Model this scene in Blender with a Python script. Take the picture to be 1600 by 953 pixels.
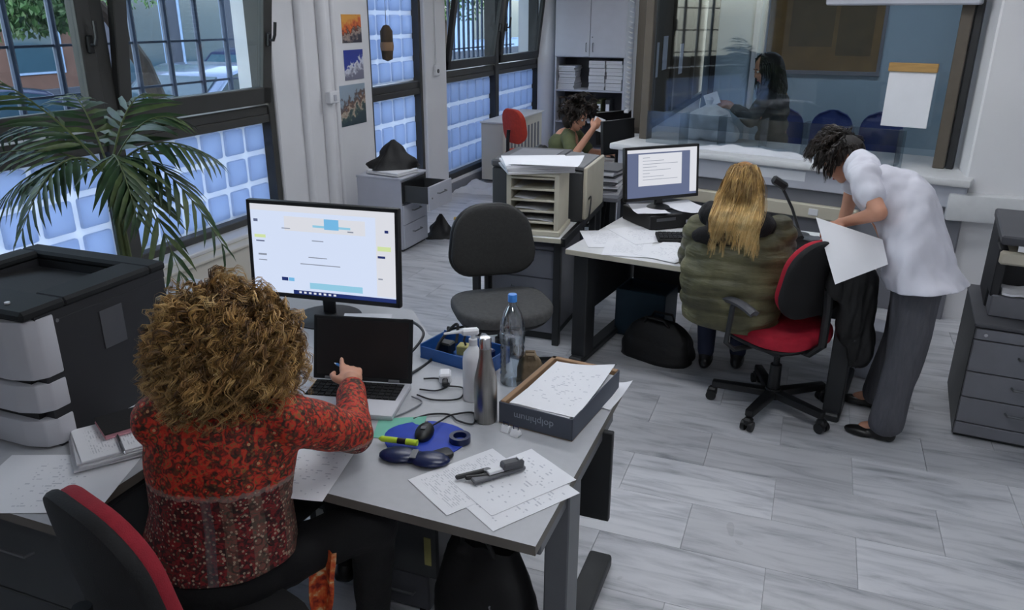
import bpy, bmesh, math, random
from mathutils import Vector, Matrix, noise, Euler
random.seed(7)
SC = bpy.context.scene
for o in list(bpy.data.objects): bpy.data.objects.remove(o, do_unlink=True)
COL = SC.collection
R = math.radians
# ------------------------------------------------------------------ camera
cam_d = bpy.data.cameras.new('camera'); cam = bpy.data.objects.new('camera', cam_d); COL.objects.link(cam)
cam_d.sensor_width = 36.0; cam_d.lens = 36.0*1220/1600; cam_d.clip_start = .05; cam_d.clip_end = 300
def _cam():
    p, y, ro = R(20.3), R(20.8), R(.2)
    F = Vector((-math.sin(y)*math.cos(p), math.cos(y)*math.cos(p), -math.sin(p)))
    R0 = Vector((math.cos(y), math.sin(y), 0)); U0 = R0.cross(F)
    Rt = R0*math.cos(ro)+U0*math.sin(ro); U = -R0*math.sin(ro)+U0*math.cos(ro)
    m = Matrix((Rt, U, -F)).transposed().to_4x4(); m.translation = (0, 0, 2.0)
    cam.matrix_world = m
_cam()
SC.camera = cam
# ------------------------------------------------------------------ sky, exposure
w = bpy.data.worlds.new('sky'); SC.world = w; w.use_nodes = True
wn = w.node_tree; wn.nodes.clear()
wo = wn.nodes.new('ShaderNodeOutputWorld'); wb = wn.nodes.new('ShaderNodeBackground'); ws = wn.nodes.new('ShaderNodeTexSky')
ws.sky_type = 'NISHITA'; ws.sun_disc = False; ws.sun_elevation = R(28); ws.sun_rotation = R(150); ws.air_density = 1.3; ws.dust_density = 1.2
wb.inputs["Strength"].default_value = 1.45
whs = wn.nodes.new('ShaderNodeHueSaturation'); whs.inputs['Saturation'].default_value = .5
wn.links.new(ws.outputs[0], whs.inputs['Color']); wn.links.new(whs.outputs[0], wb.inputs[0]); wn.links.new(wb.outputs[0], wo.inputs[0])
SC.view_settings.view_transform = 'Standard'; SC.view_settings.look = 'None'
SC.view_settings.gamma = 1; SC.view_settings.exposure = 0.0; SC.view_settings.use_curve_mapping = False
LAMP_POWER = 20.0
# ------------------------------------------------------------------ materials
def lin(c):
    return tuple((x/12.92 if x <= .04045 else ((x+.055)/1.055)**2.4) for x in [v/255 for v in c])
MATS = {}
def nodes_of(name):
    m = bpy.data.materials.new(name); m.use_nodes = True
    nt = m.node_tree; b = nt.nodes['Principled BSDF']
    MATS[name] = m
    return m, nt, b
def N(nt, t, **kw):
    n = nt.nodes.new(t)
    for k, v in kw.items():
        if k in n.inputs.keys() if hasattr(n.inputs, 'keys') else False: n.inputs[k].default_value = v
        else: setattr(n, k, v)
    return n
def L(nt, a, b): nt.links.new(a, b)
def PM(name, col, rough=.55, metal=0., var=.10, scale=8., bump=0., bscale=60., spec=.5, stretch=None, coat=0.):
    """procedural material: colour with soft noise variation and optional fine bump"""
    m, nt, b = nodes_of(name)
    tc = N(nt, 'ShaderNodeTexCoord'); mp = N(nt, 'ShaderNodeMapping')
    if stretch: mp.inputs['Scale'].default_value = stretch
    L(nt, tc.outputs['Object'], mp.inputs['Vector'])
    nz = N(nt, 'ShaderNodeTexNoise'); nz.inputs['Scale'].default_value = scale; nz.inputs['Detail'].default_value = 4
    L(nt, mp.outputs[0], nz.inputs['Vector'])
    mr = N(nt, 'ShaderNodeMapRange'); mr.inputs[1].default_value = .3; mr.inputs[2].default_value = .7
    mr.inputs[3].default_value = 1-var; mr.inputs[4].default_value = 1+var
    L(nt, nz.outputs['Fac'], mr.inputs[0])
    hs = N(nt, 'ShaderNodeHueSaturation'); hs.inputs['Color'].default_value = (*lin(col), 1)
    L(nt, mr.outputs[0], hs.inputs['Value']); L(nt, hs.outputs[0], b.inputs['Base Color'])
    b.inputs['Roughness'].default_value = rough; b.inputs['Metallic'].default_value = metal
    b.inputs['Specular IOR Level'].default_value = spec
    if coat: b.inputs['Coat Weight'].default_value = coat
    if bump:
        n2 = N(nt, 'ShaderNodeTexNoise'); n2.inputs['Scale'].default_value = bscale
        L(nt, mp.outputs[0], n2.inputs['Vector'])
        bp = N(nt, 'ShaderNodeBump'); bp.inputs['Strength'].default_value = bump; bp.inputs['Distance'].default_value = .01
        L(nt, n2.outputs['Fac'], bp.inputs['Height']); L(nt, bp.outputs[0], b.inputs['Normal'])
    return m
def EM(name, col, strength):
    m, nt, b = nodes_of(name)
    b.inputs['Base Color'].default_value = (.02, .02, .02, 1); b.inputs['Roughness'].default_value = .3
    b.inputs['Emission Color'].default_value = (*lin(col), 1); b.inputs['Emission Strength'].default_value = strength
    return m
def GLASS(name, tint=(235, 242, 245), refl=.10, rough=.02):
    m, nt, b = nodes_of(name); nt.nodes.remove(b)
    out = nt.nodes['Material Output']
    t = N(nt, 'ShaderNodeBsdfTransparent'); t.inputs[0].default_value = (*lin(tint), 1)
    g = N(nt, 'ShaderNodeBsdfGlossy'); g.inputs['Roughness'].default_value = rough
    fr = N(nt, 'ShaderNodeLayerWeight'); fr.inputs[0].default_value = .35
    mr = N(nt, 'ShaderNodeMapRange'); mr.inputs[3].default_value = refl*.5; mr.inputs[4].default_value = min(1, refl*3)
    L(nt, fr.outputs['Fresnel'], mr.inputs[0])
    mx = N(nt, 'ShaderNodeMixShader'); L(nt, mr.outputs[0], mx.inputs[0])
    L(nt, t.outputs[0], mx.inputs[1]); L(nt, g.outputs[0], mx.inputs[2]); L(nt, mx.outputs[0], out.inputs[0])
    return m
def TRANSL(name, col, gloss=.06, tr=.85, rough=.25, dcol=None):
    """obscure glass / thin milky plastic: mostly translucent, some diffuse, a little gloss"""
    m, nt, b = nodes_of(name); nt.nodes.remove(b); out = nt.nodes['Material Output']
    t = N(nt, 'ShaderNodeBsdfTranslucent'); t.inputs[0].default_value = (*lin(col), 1)
    d = N(nt, 'ShaderNodeBsdfDiffuse'); d.inputs[0].default_value = (*lin(dcol or col), 1)
    g = N(nt, 'ShaderNodeBsdfGlossy'); g.inputs['Roughness'].default_value = rough
    m1 = N(nt, 'ShaderNodeMixShader'); m1.inputs[0].default_value = tr
    L(nt, d.outputs[0], m1.inputs[1]); L(nt, t.outputs[0], m1.inputs[2])
    m2 = N(nt, 'ShaderNodeMixShader'); m2.inputs[0].default_value = gloss
    L(nt, m1.outputs[0], m2.inputs[1]); L(nt, g.outputs[0], m2.inputs[2]); L(nt, m2.outputs[0], out.inputs[0])
    return m
def ramp(nt, stops, interp='LINEAR'):
    r = N(nt, 'ShaderNodeValToRGB'); e = r.color_ramp.elements; r.color_ramp.interpolation = interp
    while len(e) < len(stops): e.new(.5)
    for i, (p, c) in enumerate(stops): e[i].position = p; e[i].color = (*lin(c), 1)
    return r
def marble():
    m, nt, b = nodes_of('marble')
    tc = N(nt, 'ShaderNodeTexCoord'); oi = N(nt, 'ShaderNodeObjectInfo')
    geo = N(nt, 'ShaderNodeNewGeometry')
    rv = N(nt, 'ShaderNodeVectorMath', operation='SCALE'); rv.inputs[0].default_value = (13., 27., 5.)
    L(nt, oi.outputs['Random'], rv.inputs['Scale'])
    ad = N(nt, 'ShaderNodeVectorMath', operation='ADD'); L(nt, geo.outputs['Position'], ad.inputs[0]); L(nt, rv.outputs[0], ad.inputs[1])
    mp = N(nt, 'ShaderNodeMapping'); mp.inputs['Scale'].default_value = (1.1, 7., 1); mp.inputs['Rotation'].default_value = (0, 0, R(4))
    L(nt, ad.outputs[0], mp.inputs['Vector'])
    n1 = N(nt, 'ShaderNodeTexNoise'); n1.inputs['Scale'].default_value = 2.2; n1.inputs['Detail'].default_value = 7; n1.inputs['Roughness'].default_value = .62; n1.inputs['Distortion'].default_value = .6
    L(nt, mp.outputs[0], n1.inputs['Vector'])
    r = ramp(nt, [(.26, (134, 136, 142)), (.42, (180, 182, 187)), (.55, (200, 201, 205)), (.8, (210, 211, 214))])
    L(nt, n1.outputs['Fac'], r.inputs[0])
    hs = N(nt, 'ShaderNodeHueSaturation'); L(nt, r.outputs[0], hs.inputs['Color'])
    mr = N(nt, 'ShaderNodeMapRange'); mr.inputs[3].default_value = .9; mr.inputs[4].default_value = 1.07
    L(nt, oi.outputs['Random'], mr.inputs[0]); L(nt, mr.outputs[0], hs.inputs['Value'])
    L(nt, hs.outputs[0], b.inputs['Base Color'])
    n2 = N(nt, 'ShaderNodeTexNoise'); n2.inputs['Scale'].default_value = 3; L(nt, geo.outputs['Position'], n2.inputs['Vector'])
    mr2 = N(nt, 'ShaderNodeMapRange'); mr2.inputs[3].default_value = .22; mr2.inputs[4].default_value = .42
    L(nt, n2.outputs['Fac'], mr2.inputs[0]); L(nt, mr2.outputs[0], b.inputs['Roughness'])
    return m
def paper_mat(name, col=(226, 227, 231), line=(150, 152, 160), pitch=.011, density=.52, wid=.085, hei=.125):
    """white sheet with rows of small grey print (object-space rows)"""
    m, nt, b = nodes_of(name)
    tc = N(nt, 'ShaderNodeTexCoord'); sx = N(nt, 'ShaderNodeSeparateXYZ'); L(nt, tc.outputs['Object'], sx.inputs[0])
    oi = N(nt, 'ShaderNodeObjectInfo')
    def M(op, a, bb=None, c=None):
        n = N(nt, 'ShaderNodeMath', operation=op)
        for i, v in enumerate((a, bb, c)):
            if v is None: continue
            if hasattr(v, 'links'): L(nt, v, n.inputs[i])
            else: n.inputs[i].default_value = v
        return n.outputs[0]
    y = M('MULTIPLY', sx.outputs['Y'], 1/pitch); fr = M('FRACT', y); row = M('FLOOR', y)
    on = M('LESS_THAN', fr, .42)
    cv = N(nt, 'ShaderNodeCombineXYZ'); L(nt, M('MULTIPLY', sx.outputs['X'], 60.), cv.inputs[0]); L(nt, M('MULTIPLY', row, 3.7), cv.inputs[1]); L(nt, M('MULTIPLY', oi.outputs['Random'], 90.), cv.inputs[2])
    nz = N(nt, 'ShaderNodeTexNoise'); nz.inputs['Scale'].default_value = 1.; nz.inputs['Detail'].default_value = 1; L(nt, cv.outputs[0], nz.inputs['Vector'])
    txt = M('GREATER_THAN', nz.outputs['Fac'], density)
    inx = M('LESS_THAN', M('ABSOLUTE', sx.outputs['X']), wid); iny = M('LESS_THAN', M('ABSOLUTE', sx.outputs['Y']), hei)
    f = M('MULTIPLY', M('MULTIPLY', on, txt), M('MULTIPLY', inx, iny))
    mx = N(nt, 'ShaderNodeMix', data_type='RGBA'); L(nt, f, mx.inputs[0]); mx.inputs[6].default_value = (*lin(col), 1); mx.inputs[7].default_value = (*lin(line), 1)
    L(nt, mx.outputs[2], b.inputs['Base Color']); b.inputs['Roughness'].default_value = .8; b.inputs['Specular IOR Level'].default_value = .2
    return m
marble()
PM('grout', (156, 157, 161), .7)
PM('wall', (224, 224, 226), .8, var=.03, scale=2, bump=.05, bscale=40)
PM('wall_cream', (205, 200, 188), .75, var=.03, scale=3)
PM('wall_blue', (168, 186, 196), .8, var=.04, scale=2)
PM('ceiling', (215, 215, 212), .85, var=.02)
PM('bronze_frame', (66, 66, 64), .45, var=.08, scale=5, spec=.4)
PM('dark_frame', (40, 41, 43), .45, var=.08)
PM('brown_post', (92, 84, 74), .5, var=.08)
PM('black_plastic', (22, 23, 25), .42, var=.1)
PM('soft_black', (17, 17, 19), .8, var=.12, bump=.15, bscale=200)
PM('printer_black', (33, 34, 38), .6, var=.05, bump=.08, bscale=400)
PM('printer_lid', (32, 34, 36), .7, spec=.25, var=.06, bump=.08, bscale=400)
PM('panel_grey', (74, 75, 80), .5, var=.05)
PM('printer_white', (186, 187, 193), .45, var=.03)
PM('beige_plastic', (196, 190, 172), .5, var=.05)
PM('white_plastic', (222, 223, 226), .4, var=.03)
PM('grey_laminate', (172, 174, 178), .42, var=.03, scale=30)
PM('laminate_white', (212, 213, 214), .45, var=.03, scale=20)
PM('edge_brown', (104, 99, 92), .55, var=.1)
PM('steel_grey', (104, 106, 110), .45, metal=.25, var=.06)
PM('cabinet_grey', (116, 117, 124), .5, var=.05)
PM('cabinet_dark', (62, 64, 66), .5, var=.06)
PM('cabinet_light', (186, 188, 198), .5, var=.03)
PM('metal_dark', (46, 48, 50), .5, metal=.2, var=.08)
PM('chrome', (190, 190, 192), .22, metal=1., var=.03)
PM('brushed_steel', (150, 147, 143), .3, metal=1., var=.12, scale=3, stretch=(40, 40, 1))
PM('red_fabric', (176, 24, 48), .85, var=.12, scale=30, bump=.3, bscale=300)
PM('red_dull', (150, 30, 45), .85, var=.12, scale=30, bump=.3, bscale=300)
PM('orange_red', (196, 62, 44), .8, var=.1, scale=30)
PM('grey_fabric', (80, 80, 80), .9, var=.14, scale=60, bump=.4, bscale=350)
PM('charcoal_fabric', (47, 47, 46), .9, var=.14, scale=60, bump=.4, bscale=350)
PM('skin', (196, 142, 116), .55, var=.06, scale=12)
PM('skin_dim', (188, 138, 112), .6, var=.06)
PM('lips', (170, 84, 80), .5)
PM('eye_white', (225, 222, 218), .3)
PM('eye_iris', (48, 32, 22), .3)
PM('trousers_black', (12, 12, 14), .85, var=.12, bump=.2, bscale=90)
PM('trousers_grey', (84, 84, 90), .85, var=.12, scale=12, stretch=(6, 6, 1), bump=.25, bscale=40)
PM('shoe', (20, 18, 18), .35, var=.08)
PM('collar_black', (20, 20, 22), .9, var=.15, bump=.4, bscale=120)
PM('green_top', (86, 92, 62), .85, var=.15)
PM('dark_jacket', (52, 56, 58), .85, var=.15)
PM('jeans', (38, 44, 66), .85, var=.12)
PM('leaf', (38, 66, 32), .5, var=.30, scale=5)
PM('leaf_pale', (74, 92, 48), .5, var=.25, scale=5)
PM('stem_green', (88, 100, 56), .6, var=.15)
PM('trunk', (74, 62, 48), .85, var=.25, bump=.5, bscale=30)
PM('terracotta', (120, 82, 62), .8, var=.1)
PM('soil', (48, 40, 34), .95, var=.2)
PM('cardboard', (150, 120, 92), .85, var=.08)
PM('box_navy', (74, 80, 92), .6, var=.06)
PM('lettering', (150, 158, 170), .6)
PM('crate_blue', (44, 66, 82), .6)
PM('blue_bin', (34, 84, 150), .45, var=.1)
PM('blue_pad', (34, 66, 176), .6, var=.12, scale=20)
PM('navy_gel', (18, 30, 70), .3, var=.1)
PM('mint_paper', (118, 186, 164), .8, var=.05)
PM('lime', (196, 226, 60), .4, var=.05)
PM('khaki', (156, 150, 92), .7, var=.1)
PM('tan_clip', (176, 138, 82), .6, var=.1, scale=10, stretch=(1, 1, 6))
PM('cork', (120, 94, 56), .9, var=.2, scale=6)
PM('cork_dark', (88, 74, 48), .9, var=.2, scale=6)
PM('blue_seat', (32, 52, 112), .5, var=.06)
PM('white_paper', (230, 231, 236), .8, var=.02, spec=.2)
PM('paper_edge', (206, 206, 210), .85, var=.08, scale=80, stretch=(.1, .1, 6))
PM('pink_cover', (206, 150, 160), .6)
PM('bag_black', (14, 14, 15), .6, var=.2, bump=.25, bscale=25)
PM('brown_bag', (116, 100, 78), .8, var=.25, scale=10, bump=.4, bscale=30)
PM('white_bag', (214, 216, 222), .6, var=.05, bump=.5, bscale=12)
PM('cap_blue', (58, 132, 214), .35, var=.04)
PM('cable_black', (30, 30, 33), .5)
PM('cable_grey', (120, 122, 128), .5)
PM('sticker', (200, 200, 196), .6)
PM('yellow_bit', (206, 170, 90), .7)
PM('asphalt', (42, 50, 64), .9, var=.15, bump=.2, bscale=60)
PM('pavement', (90, 96, 106), .85, var=.1)
PM('brick_wall', (70, 50, 46), .9, var=.2, scale=4)
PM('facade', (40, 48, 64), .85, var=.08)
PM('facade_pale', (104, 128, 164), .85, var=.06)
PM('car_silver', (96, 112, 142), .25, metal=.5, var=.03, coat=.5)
PM('car_navy', (22, 34, 72), .25, metal=.3, var=.03, coat=.5)
PM('car_glass', (40, 62, 78), .08, var=.05)
PM('tyre', (22, 22, 23), .85)
PM('bars', (78, 90, 112), .5, metal=.3, var=.08)
PM('tree_bark', (30, 26, 24), .9, var=.25, bump=.5, bscale=15)
PM('tree_leaf', (34, 66, 28), .6, var=.35, scale=1.5)
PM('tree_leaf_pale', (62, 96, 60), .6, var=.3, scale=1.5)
PM('blind_slat', (206, 208, 212), .5, var=.03)
GLASS('pane', (232, 239, 243), .02)
GLASS('screen_glass', (236, 241, 244), .09)
GLASS('acrylic', (226, 232, 236), .16, .08)
GLASS('bottle_plastic', (246, 249, 252), .30, .05)
GLASS('water', (240, 246, 250), .12, .02)
TRANSL('glass_block_face', (214, 226, 246), .06, .95, .2, (150, 175, 215))
TRANSL('block_mortar', (236, 242, 250), .02, .80, .5, (225, 230, 236))
EM('screen_white', (214, 226, 250), .95)
EM('screen_blue', (120, 190, 235), .9)
EM('screen_cyan', (150, 208, 234), .9)
EM('screen_navy', (26, 48, 120), .7)
EM('screen_grey', (110, 122, 158), .7)
EM('screen_page', (232, 234, 242), .85)
EM('screen_text', (160, 168, 186), .7)
EM('screen_lime', (214, 232, 170), .9)
EM('lamp_diffuser', (246, 249, 255), LAMP_POWER)
EM('lamp_diffuser_dim', (225, 238, 255), LAMP_POWER*1.1)
paper_mat('print_fine', pitch=.0075, density=.50, line=(196, 198, 204))
paper_mat('print_sparse', pitch=.012, density=.60, line=(192, 194, 202))
paper_mat('print_table', pitch=.016, density=.58, line=(194, 196, 203))
M_ = MATS
# ------------------------------------------------------------------ mesh helpers
class B:
    """collects shapes into one bmesh, links it as ONE mesh object"""
    def __init__(s): s.bm = bmesh.new()
    def _merge(s, t, mat=None):
        if mat is not None: bmesh.ops.transform(t, matrix=mat, verts=t.verts)
        me = bpy.data.meshes.new('tmp'); t.to_mesh(me); t.free(); s.bm.from_mesh(me); bpy.data.meshes.remove(me)
        return s
    def box(s, c, d, rot=None, bev=0., seg=1, taper=None):
        t = bmesh.new(); bmesh.ops.create_cube(t, size=1)
        for v in t.verts:
            k = taper if (taper and v.co.z > 0) else (1, 1)
            v.co = Vector((v.co.x*d[0]*k[0], v.co.y*d[1]*k[1], v.co.z*d[2]))
        if bev: bmesh.ops.bevel(t, geom=t.edges[:], offset=bev, segments=seg, affect='EDGES', profile=.5)
        m = Matrix.Translation(c)
        if rot is not None: m = m @ (rot if isinstance(rot, Matrix) else Euler(rot).to_matrix().to_4x4())
        return s._merge(t, m)
    def bx(s, x0, x1, y0, y1, z0, z1, bev=0., seg=1):
        return s.box(((x0+x1)/2, (y0+y1)/2, (z0+z1)/2), (abs(x1-x0), abs(y1-y0), abs(z1-z0)), None, bev, seg)
    def cyl(s, p0, p1, r0, r1=None, n=16, caps=True):
        r1 = r0 if r1 is None else r1
        p0, p1 = Vector(p0), Vector(p1); d = p1-p0
        t = bmesh.new(); bmesh.ops.create_cone(t, cap_ends=caps, segments=n, radius1=r0, radius2=max(r1, 1e-5), depth=d.length)
        q = Vector((0, 0, 1)).rotation_difference(d.normalized()).to_matrix().to_4x4()
        return s._merge(t, Matrix.Translation((p0+p1)/2) @ q)
    def ell(s, c, r, rot=None, n=16, m=10):
        t = bmesh.new(); bmesh.ops.create_uvsphere(t, u_segments=n, v_segments=m, radius=1)
        mt = Matrix.Translation(c) @ (rot if rot is not None else Matrix.Identity(4)) @ Matrix.Diagonal((r[0], r[1], r[2], 1))
        return s._merge(t, mt)
    def tube(s, pts, r, n=8):
        pts = [Vector(p) for p in pts]; rr = r if isinstance(r, (list, tuple)) else [r]*len(pts)
        t = bmesh.new(); rings = []; up = None
        for i, p in enumerate(pts):
            d = (pts[min(i+1, len(pts)-1)]-pts[max(i-1, 0)]).normalized()
            if up is None: up = d.orthogonal().normalized()
            up = (up-d*up.dot(d)); up = up.normalized() if up.length > 1e-6 else d.orthogonal().normalized()
            w = d.cross(up)
            rings.append([t.verts.new(p+(up*math.cos(a)+w*math.sin(a))*rr[i]) for a in [2*math.pi*k/n for k in range(n)]])
        for a, b in zip(rings, rings[1:]):
            for k in range(n): t.faces.new((a[k], a[(k+1) % n], b[(k+1) % n], b[k]))
        t.faces.new(rings[0][::-1]); t.faces.new(rings[-1])
        return s._merge(t)
    def lathe(s, prof, c=(0, 0, 0), n=24, rot=None):
        t = bmesh.new(); rings = []
        for r, z in prof: rings.append([t.verts.new((r*math.cos(2*math.pi*k/n), r*math.sin(2*math.pi*k/n), z)) for k in range(n)] if r > 1e-5 else [t.verts.new((0, 0, z))])
        for a, b in zip(rings, rings[1:]):
            for k in range(n):
                q = [a[k % len(a)], a[(k+1) % len(a)], b[(k+1) % len(b)], b[k % len(b)]]
                q2 = []
                for v in q:
                    if v not in q2: q2.append(v)
                if len(q2) > 2: t.faces.new(q2)
        return s._merge(t, Matrix.Translation(c) @ (rot if rot is not None else Matrix.Identity(4)))
    def prism(s, poly, h, mat=None, bev=0., seg=2):
        """polygon in local xy, extruded +z by h, then transformed"""
        t = bmesh.new(); vs = [t.verts.new((x, y, 0)) for x, y in poly]; fc = t.faces.new(vs)
        e = bmesh.ops.extrude_face_region(t, geom=[fc]); bmesh.ops.translate(t, vec=(0, 0, h), verts=[v for v in e['geom'] if isinstance(v, bmesh.types.BMVert)])
        bmesh.ops.recalc_face_normals(t, faces=t.faces)
        if bev: bmesh.ops.bevel(t, geom=t.edges[:], offset=bev, segments=seg, affect='EDGES', profile=.5)
        return s._merge(t, mat)
    def grid(s, fn, nu, nv, thick=0.):
        t = bmesh.new(); g = [[t.verts.new(fn(i/nu, j/nv)) for j in range(nv+1)] for i in range(nu+1)]
        for i in range(nu):
            for j in range(nv): t.faces.new((g[i][j], g[i+1][j], g[i+1][j+1], g[i][j+1]))
        if thick:
            bmesh.ops.recalc_face_normals(t, faces=t.faces)
            bmesh.ops.solidify(t, geom=t.faces[:], thickness=thick)
        return s._merge(t)
    def raw(s, verts, faces):
        vs = [s.bm.verts.new(v) for v in verts]
        for f in faces: s.bm.faces.new([vs[i] for i in f])
        return s
    def mesh(s, name, smooth=35):
        me = bpy.data.meshes.new(name); bmesh.ops.recalc_face_normals(s.bm, faces=s.bm.faces); s.bm.to_mesh(me); s.bm.free()
        if smooth:
            me.polygons.foreach_set('use_smooth', [True]*len(me.polygons))
            try: me.set_sharp_from_angle(angle=R(smooth))
            except Exception: pass
        return me
    def obj(s, name, mat, parent=None, smooth=35, **kw):
        return link(name, s.mesh(name, smooth), mat, parent, **kw)
def link(name, me, mat, parent=None, loc=None, rot=None, label=None, cat=None, group=None, kind=None, scale=None):
    o = bpy.data.objects.new(name, me); COL.objects.link(o)
    if mat and me is not None and len(me.materials) == 0: me.materials.append(M_[mat])
    if parent: o.parent = parent
    if loc is not None: o.location = loc
    if rot is not None: o.rotation_euler = rot if not isinstance(rot, (int, float)) else (0, 0, rot)
    if scale is not None: o.scale = scale
    return tag(o, label, cat, group, kind)
def tag(o, label=None, cat=None, group=None, kind=None):
    if label: o['label'] = label
    if cat: o['category'] = cat
    if group: o['group'] = group
    if kind: o['kind'] = kind
    return o
def thing(name, label, cat, loc=(0, 0, 0), rz=0., group=None, kind=None):
    return link(name, None, None, None, loc, rz, label, cat, group, kind)
def copy_tree(o, parent=None):
    c = o.copy(); COL.objects.link(c); c.parent = parent
    for ch in [x for x in bpy.data.objects if x.parent == o]: copy_tree(ch, c)
    return c
def rrect(w, h, r, n=6, cx=0, cy=0):
    out = []
    for sx, sy, a0 in ((1, 1, 0), (-1, 1, 90), (-1, -1, 180), (1, -1, 270)):
        for k in range(n+1):
            a = R(a0+90*k/n); out.append((cx+sx*(w/2-r)+r*math.cos(a), cy+sy*(h/2-r)+r*math.sin(a)))
    return out
# ================================================================== THE SETTING
st = 'structure'
fl = B().bx(-4.4, 2.0, -2.2, 12.2, -.2, -.006).obj('floor', 'grout', kind=st, label='light grey veined marble tile floor of the office', smooth=0)
tile_me = B().box((0, 0, -.01), (.6585, .3285, .02), bev=.001).mesh('tile', 0); tile_me.materials.append(M_['marble'])
j = 0
y = 1.68-.33*2
while y < 11.8:
    off = .04 if j % 2 == 0 else .37        # running bond
    k = -7
    while True:
        x = off+.66*k; k += 1
        if x > 1.7: break
        if x+.66 < -3.98: continue
        if y > 6.9 and x > -1.5: continue
        link('tile', tile_me, None, fl, (x+.33, y+.165, 0))
    y += .33; j += 1
WX = -4.0     # room face of the window wall
b = B()
b.bx(-4.35, WX, -2.2, 1.0, -.2, 3.0)
b.bx(-4.35, WX, 1.0, 5.27, -.2, .47)                   # parapet under window 1
b.bx(-4.35, WX, 1.0, 5.27, 2.55, 3.0)
b.bx(-4.35, WX, 5.27, 6.74, -.2, 3.0, .01)             # pier
b.bx(-4.35, WX, 6.74, 11.68, 2.55, 3.0)
b.bx(-4.35, WX, 6.74, 7.84, -.2, .08)
b.bx(-4.35, WX+.02, 7.84, 8.36, -.2, 3.0, .01)         # post
b.bx(-4.35, WX, 8.36, 11.68, -.2, .14)
b.bx(-4.35, WX, 11.68, 12.2, -.2, 3.0)
b.obj('wall_left', 'wall', kind=st, label='off-white window wall with piers between the windows', smooth=0)
B().bx(WX, WX+.025, 5.27, 11.68, 0, .11, .004).obj('baseboard_left', 'cabinet_grey', kind=st, label='grey marble skirting along the window wall')
B().bx(-4.4, -1.45, 12.0, 12.2, -.2, 3.0).obj('wall_back', 'wall', kind=st, label='white wall behind the tall cupboard', smooth=0)
B().bx(1.8, 2.0, -2.2, 12.2, -.2, 3.0).obj('wall_right', 'wall', kind=st, label='white wall to the right', smooth=0)
B().bx(-4.4, 2.0, -2.4, -2.2, -.2, 3.0).obj('wall_front', 'wall', kind=st, label='white wall behind the viewer', smooth=0)
B().bx(-4.4, 2.0, -2.4, 12.2, 3.0, 3.2).obj('ceiling', 'ceiling', kind=st, label='white ceiling', smooth=0)
B().bx(-1.45, 2.0, 10.8, 10.95, -.2, 3.0).obj('wall_waiting_back', 'wall_blue', kind=st, label='pale blue wall of the waiting room', smooth=0)
# rounded column at the end of window 3
B().cyl((-3.98, 11.8, 0), (-3.98, 11.8, 3), .17, n=24).obj('trim_1', 'wall', kind=st, label='rounded white column beside the far window')
# pipes on the pier
for i, (yy, rr) in enumerate(((5.62, .035), (5.93, .045), (6.12, .02))):
    B().cyl((WX+rr*.6, yy, 0), (WX+rr*.6, yy, 3), rr, n=14).obj('trim_%d' % (i+2), 'wall', kind=st, label=['white riser pipe nearest the large window', 'thick white riser pipe in the middle of the pier', 'thin white conduit beside the postcards'][i])
# ---- glass blocks (shared mesh)
blk = B().box((0, 0, 0), (.07, .205, .205), bev=.016, seg=2).mesh('glass_block', 40); blk.materials.append(M_['glass_block_face'])
def blocks(win, y0, y1, z0, z1, pitch=.25):
    ny = max(1, round((y1-y0)/pitch)); nz = max(1, round((z1-z0)/pitch)); py = (y1-y0)/ny; pz = (z1-z0)/nz
    B().bx(-4.135, -4.105, y0, y1, z0, z1).obj('mortar_panel', 'block_mortar', win, 0)
    for a in range(ny):
        for c in range(nz):
            link('glass_block', blk, None, win, (-4.115, y0+py*(a+.5), z0+pz*(c+.5)), scale=(1, py/.25, pz/.25))
def sash(win, y0, y1, z0, z1, tilt, handle_y, bar=.085, fmat='bronze_frame'):
    """hopper sash hinged at its bottom rail, tilting into the room"""
    hgt = z1-z0
    s = B(); s.bx(-.025, .03, y0, y1, 0, bar*1.25, .006); s.bx(-.025, .03, y0, y1, hgt-bar, hgt, .006)
    s.bx(-.025, .03, y0, y0+bar, 0, hgt, .006); s.bx(-.025, .03, y1-bar, y1, 0, hgt, .006)
    so = s.obj('sash', fmat, win, loc=(-4.03, 0, z0), rot=(0, R(tilt), 0))
    B().bx(-.003, .003, y0+bar, y1-bar, bar, hgt-bar).obj('pane', 'pane', so, 0)
    h = B(); h.box((.045, handle_y, hgt*.42), (.03, .035, .10), bev=.006); h.tube([(.06, handle_y, hgt*.42), (.085, handle_y, hgt*.42), (.09, handle_y+.01, hgt*.42+.04), (.09, handle_y+.012, hgt*.42+.13)], .012, 8)
    h.obj('handle', 'black_plastic', so)
def window(n, label, y0, y1, z0, mulls, transom, jamb=.07, top=2.55, fmat='bronze_frame'):
    wdw = thing('window_%d' % n, label, None, kind=st)
    f = B(); X0, X1 = -4.17, -4.02
    f.bx(X0, X1, y0, y0+jamb, z0, top, .005); f.bx(X0, X1, y1-jamb, y1, z0, top, .005)
    f.bx(X0, X1, y0, y1, z0, z0+.07, .005); f.bx(X0, X1, y0, y1, top-.07, top, .005)
    for m in mulls: f.bx(X0, X1+.01, m-.06, m+.06, z0, top, .005)
    f.obj('frame', fmat, wdw)
    t = B(); t.bx(X0, X1-.02, y0+jamb, y1-jamb, transom-.03, transom+.04, .004); t.bx(X0, X1-.01, y0+jamb, y1-jamb, transom-.09, transom-.03, .004)
    t.obj('transom', fmat if n == 1 else 'dark_frame', wdw)
    return wdw
w1 = window(1, 'near bronze-framed window with a tilted sash above glass blocks', 1.0, 5.27, .45, (3.68,), 1.30)
blocks(w1, 1.12, 3.62, .52, 1.21); blocks(w1, 3.74, 5.2, .52, 1.21)
sash(w1, 1.08, 3.63, 1.36, 2.5, 1.0, 3.58, .10); sash(w1, 3.73, 5.21, 1.36, 2.5, 7.5, 5.15, .10)
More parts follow.
